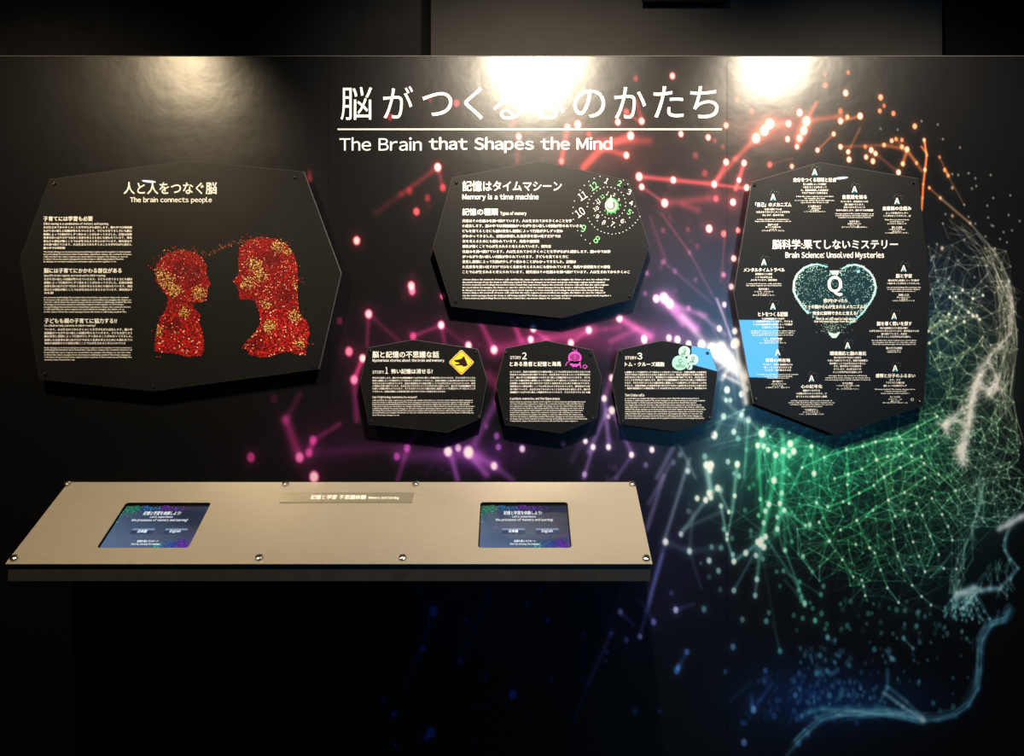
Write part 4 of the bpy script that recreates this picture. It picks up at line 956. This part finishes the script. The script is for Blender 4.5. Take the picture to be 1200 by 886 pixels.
def screen_mat():
    m = node_mat('screen_glow', (0.01, 0.012, 0.015), 0.06, spec=0.5)
    n_ = m.node_tree; b = n_.nodes['Principled BSDF']
    tc = n_.nodes.new('ShaderNodeTexCoord'); mp = n_.nodes.new('ShaderNodeMapping'); mp.inputs['Rotation'].default_value = (0, 0, 0)
    g = n_.nodes.new('ShaderNodeTexGradient'); g.gradient_type = 'DIAGONAL'; r = n_.nodes.new('ShaderNodeValToRGB')
    r.color_ramp.elements[0].color = (*lin((78, 98, 128)), 1); r.color_ramp.elements[1].color = (*lin((26, 34, 56)), 1); r.color_ramp.elements[1].position = .75
    n_.links.new(tc.outputs['Generated'], mp.inputs[0]); n_.links.new(mp.outputs[0], g.inputs[0]); n_.links.new(g.outputs[0], r.inputs[0]); n_.links.new(r.outputs[0], b.inputs['Emission Color'])
    b.inputs['Emission Strength'].default_value = 1.0
    return m
M_scr = screen_mat(); M_scrink = attr_mat('screen_pixels', 0.1, 0.3, emit=1.0)
M_scrtext = node_mat('screen_text', (0.02, 0.02, 0.02), 0.2, emis=(0.9, 0.95, 1.0), es=0.95)
for si, (cx, cv, hw, hh) in enumerate(SCR):
    lab = None
    def sm(a, b, lift=0.0, cx=cx, cv=cv, hw=hw, hh=hh): return cm(cx - hw + a * 2 * hw, cv - hh + b * 2 * hh, -0.0055 + lift)
    bz = fill_plate('touchscreen', [rrect(cx, cv, hw + .012, hh + .012, 0.006)], M_frame, con, 0.003)
    for v in bz.data.vertices: v.co += Vector(NV * -0.0072)
    ik = Ink(); z0 = .035 if True else 0
    sc = raw('display', [sm(.015, .055), sm(.985, .055), sm(.985, .985), sm(.015, .985)], [(0, 1, 2, 3)], M_scr, bz)
    r2 = random.Random(20)
    for k in range(260):
        u = r2.random() ** 1.4; a = .02 + .75 * u; b = .06 + abs(r2.gauss(0, .05 + .13 * (1 - u) ** 2)); b = min(b, .5)
        if a > .62 and r2.random() < .6: continue
        c = (60, 220, 150) if a < .22 else ((40, 140, 220) if a < .42 else (140, 50, 210)); q = r2.uniform(.3, 1)
        ik.disc(a, b, r2.uniform(.003, .008), tuple(v * q for v in c), 1, 6, r2.uniform(.006, .015))
        a2 = .98 - .42 * r2.random(); b2 = .97 - abs(r2.gauss(0, .04 + .2 * (a2 - .55)))
        c = (60, 200, 200) if a2 < .68 else ((50, 110, 220) if a2 < .82 else (130, 60, 230))
        ik.disc(a2, b2, r2.uniform(.003, .008), tuple(v * q for v in c), 1, 6, r2.uniform(.006, .015))
    for a, b, rr, c in [(.07,.14,.05,(20,90,70)),(.14,.10,.05,(20,90,80)),(.25,.10,.05,(15,60,100)),(.47,.08,.04,(60,20,100)),(.88,.85,.05,(60,25,120)),(.8,.9,.05,(20,50,120)),(.93,.93,.04,(70,25,130))]:
        ik.disc(a, b, rr, c, 0, 18, rr * 1.3)
    for a in (.255, .625):
        ik.poly([(a, .56), (a + .25, .56), (a + .25, .60), (a, .60)], (110, 130, 165), 1)
        ik.poly([(a, .60), (a + .25, .60), (a + .25, .68), (a, .68)], (38, 52, 82), 1)
    ik.build('display_graphics', sm, M_scrink, bz)
    text(bz, 'display_text', M_scrtext, '記憶と学習を体験しよう!', .27, .70, .175, .26, sm, bold=.012, lift=.0009)
    text(bz, 'display_text', M_scrtext, "Let's experience", .37, .63, .275, .335, sm, bold=.012, lift=.0009)
    text(bz, 'display_text', M_scrtext, 'the processes of memory and learning!', .18, .82, .345, .415, sm, bold=.012, lift=.0009)
    text(bz, 'display_text', M_scrtext, '日本語', .33, .43, .59, .655, sm, bold=.03, lift=.0011)
    text(bz, 'display_text', M_scrtext, 'English', .69, .81, .59, .665, sm, bold=.02, lift=.0011)
    text(bz, 'display_text', M_scrtext, '言語を選んでスタート', .385, .62, .81, .855, sm, bold=.02, lift=.0009)
    text(bz, 'display_text', M_scrtext, 'Start by choosing the language.', .34, .66, .875, .92, sm, bold=.02, lift=.0009)
# name plate
u0, v0 = uv(332, 578); u1, _ = uv(485, 577.5); v1 = uv(328, 589.5)[1]
M_np = node_mat('name_plate_metal', (0.55, 0.52, 0.40), 0.3, metal=0.7)
bm = bmesh.new(); q = [(u0, v0), (u1, v0), (u1, v1), (u0, v1)]
lo_ = [bm.verts.new(cm(a, b, 0.0002)) for a, b in q]; hi_ = [bm.verts.new(cm(a, b, 0.003)) for a, b in q]
bm.faces.new(lo_); bm.faces.new(hi_)
for i in range(4): bm.faces.new((lo_[i], lo_[(i + 1) % 4], hi_[(i + 1) % 4], hi_[i]))
npl = bm_obj('name_plate', bm, M_np, con)
def nm_(a, b, lift=0.0): return cm(u0 + a * (u1 - u0), v0 + b * (v1 - v0), 0.003 + lift)
text(npl, 'name_plate_lettering', M_white, '記憶と学習', .225, .42, .28, .72, nm_, bold=.03)
text(npl, 'name_plate_lettering', M_white, '不思議体験', .44, .645, .28, .72, nm_, bold=.03)
text(npl, 'name_plate_lettering', M_white, 'Memory and learning', .665, .895, .42, .76, nm_, bold=.03)

# ------------------------------------------------------------------ fixture hanging over the wall
yb2 = 0.262; D2 = CD + yb2
def W2(px, py): return ((px - 600) / F * D2, EYE + (443 - py) / F * D2)
fx = empty('ceiling_duct', (W2(804, 0)[0], yb2, 3.0), 'black trough fixture hanging above the wall, cut by the top edge of the frame', 'fixture')
bm = bmesh.new()
x0, z0 = W2(752, 2); x1, _ = W2(854, 2); xa, _ = W2(766, 2); xb, _ = W2(842, 2); yk = yb2 + .036
lw = [bm.verts.new(v) for v in ((x0, yb2, z0), (x1, yb2, z0), (xb + .004, yk, z0), (xa - .004, yk, z0))]
tp = [bm.verts.new((v.co.x, v.co.y, z0 + .14)) for v in lw]
bm.faces.new(lw); bm.faces.new(tp)
for i in range(4): bm.faces.new((lw[i], lw[(i + 1) % 4], tp[(i + 1) % 4], tp[i]))
bm_obj('housing', bm, M_black, fx)
bm = bmesh.new(); box(bm, x0 + .09, x0 + .11, yb2 + .008, yb2 + .028, z0 + .14, 3.0); box(bm, x1 - .11, x1 - .09, yb2 + .008, yb2 + .028, z0 + .14, 3.0)
bm_obj('hanger', bm, M_black, fx)

# ------------------------------------------------------------------ things across the room that only show as reflections
M_lens = node_mat('downlight_lens', (0.8, 0.8, 0.8), 0.4, emis=(0.85, 0.88, 1.0), es=22)
for (lx, ly), lb in (((-2.76, -3.80), 'small round ceiling downlight, mirrored as a white glint at the top of the left panel'),
                     ((2.46, -3.70), 'small round ceiling downlight, mirrored as a white glint near the top of the right panel')):
    dl = empty('downlight', (lx, ly, 3.0), lb, 'light')
    bm_obj('trim_ring', lathe([(0.055, 0), (0.07, 0.002), (0.066, 0.012), (0.050, 0.006)], 24, (lx, ly, 3.0), (0, 0, -1)), M_darkmetal, dl)
    bm_obj('lens', lathe([(0.050, 0.003), (0, 0.005)], 24, (lx, ly, 3.0), (0, 0, -1)), M_lens, dl)
VD = 2 * (CD - OFF) + 0 ; yS = -4.50
dv = (CD - OFF) + (-OFF - yS)
def MR(px, py): return ((px - 600) / F * dv, EYE + (443 - py) / F * dv)
sg = empty('illuminated_board', (MR(861, 443)[0], yS - .02, MR(861, 443)[1]), 'bright blue lit board across the room, mirrored in the two right-hand panels', 'sign')
q = [MR(*p) for p in ((811,375),(912,375),(912,443),(877,442),(839,434.5),(811,427))]
bm = bmesh.new(); f_ = [bm.verts.new((a, yS, b)) for a, b in q]; g_ = [bm.verts.new((a, yS - .02, b)) for a, b in q]
bm.faces.new(f_); bm.faces.new(g_)
for i in range(6): bm.faces.new((f_[i], f_[(i + 1) % 6], g_[(i + 1) % 6], g_[i]))
M_board = node_mat('lit_blue_board', (0.05, 0.2, 0.5), 0.5, emis=(0.11, 0.50, 0.95), es=19)
bm_obj('lit_panel', bm, M_board, sg)

flush_text()
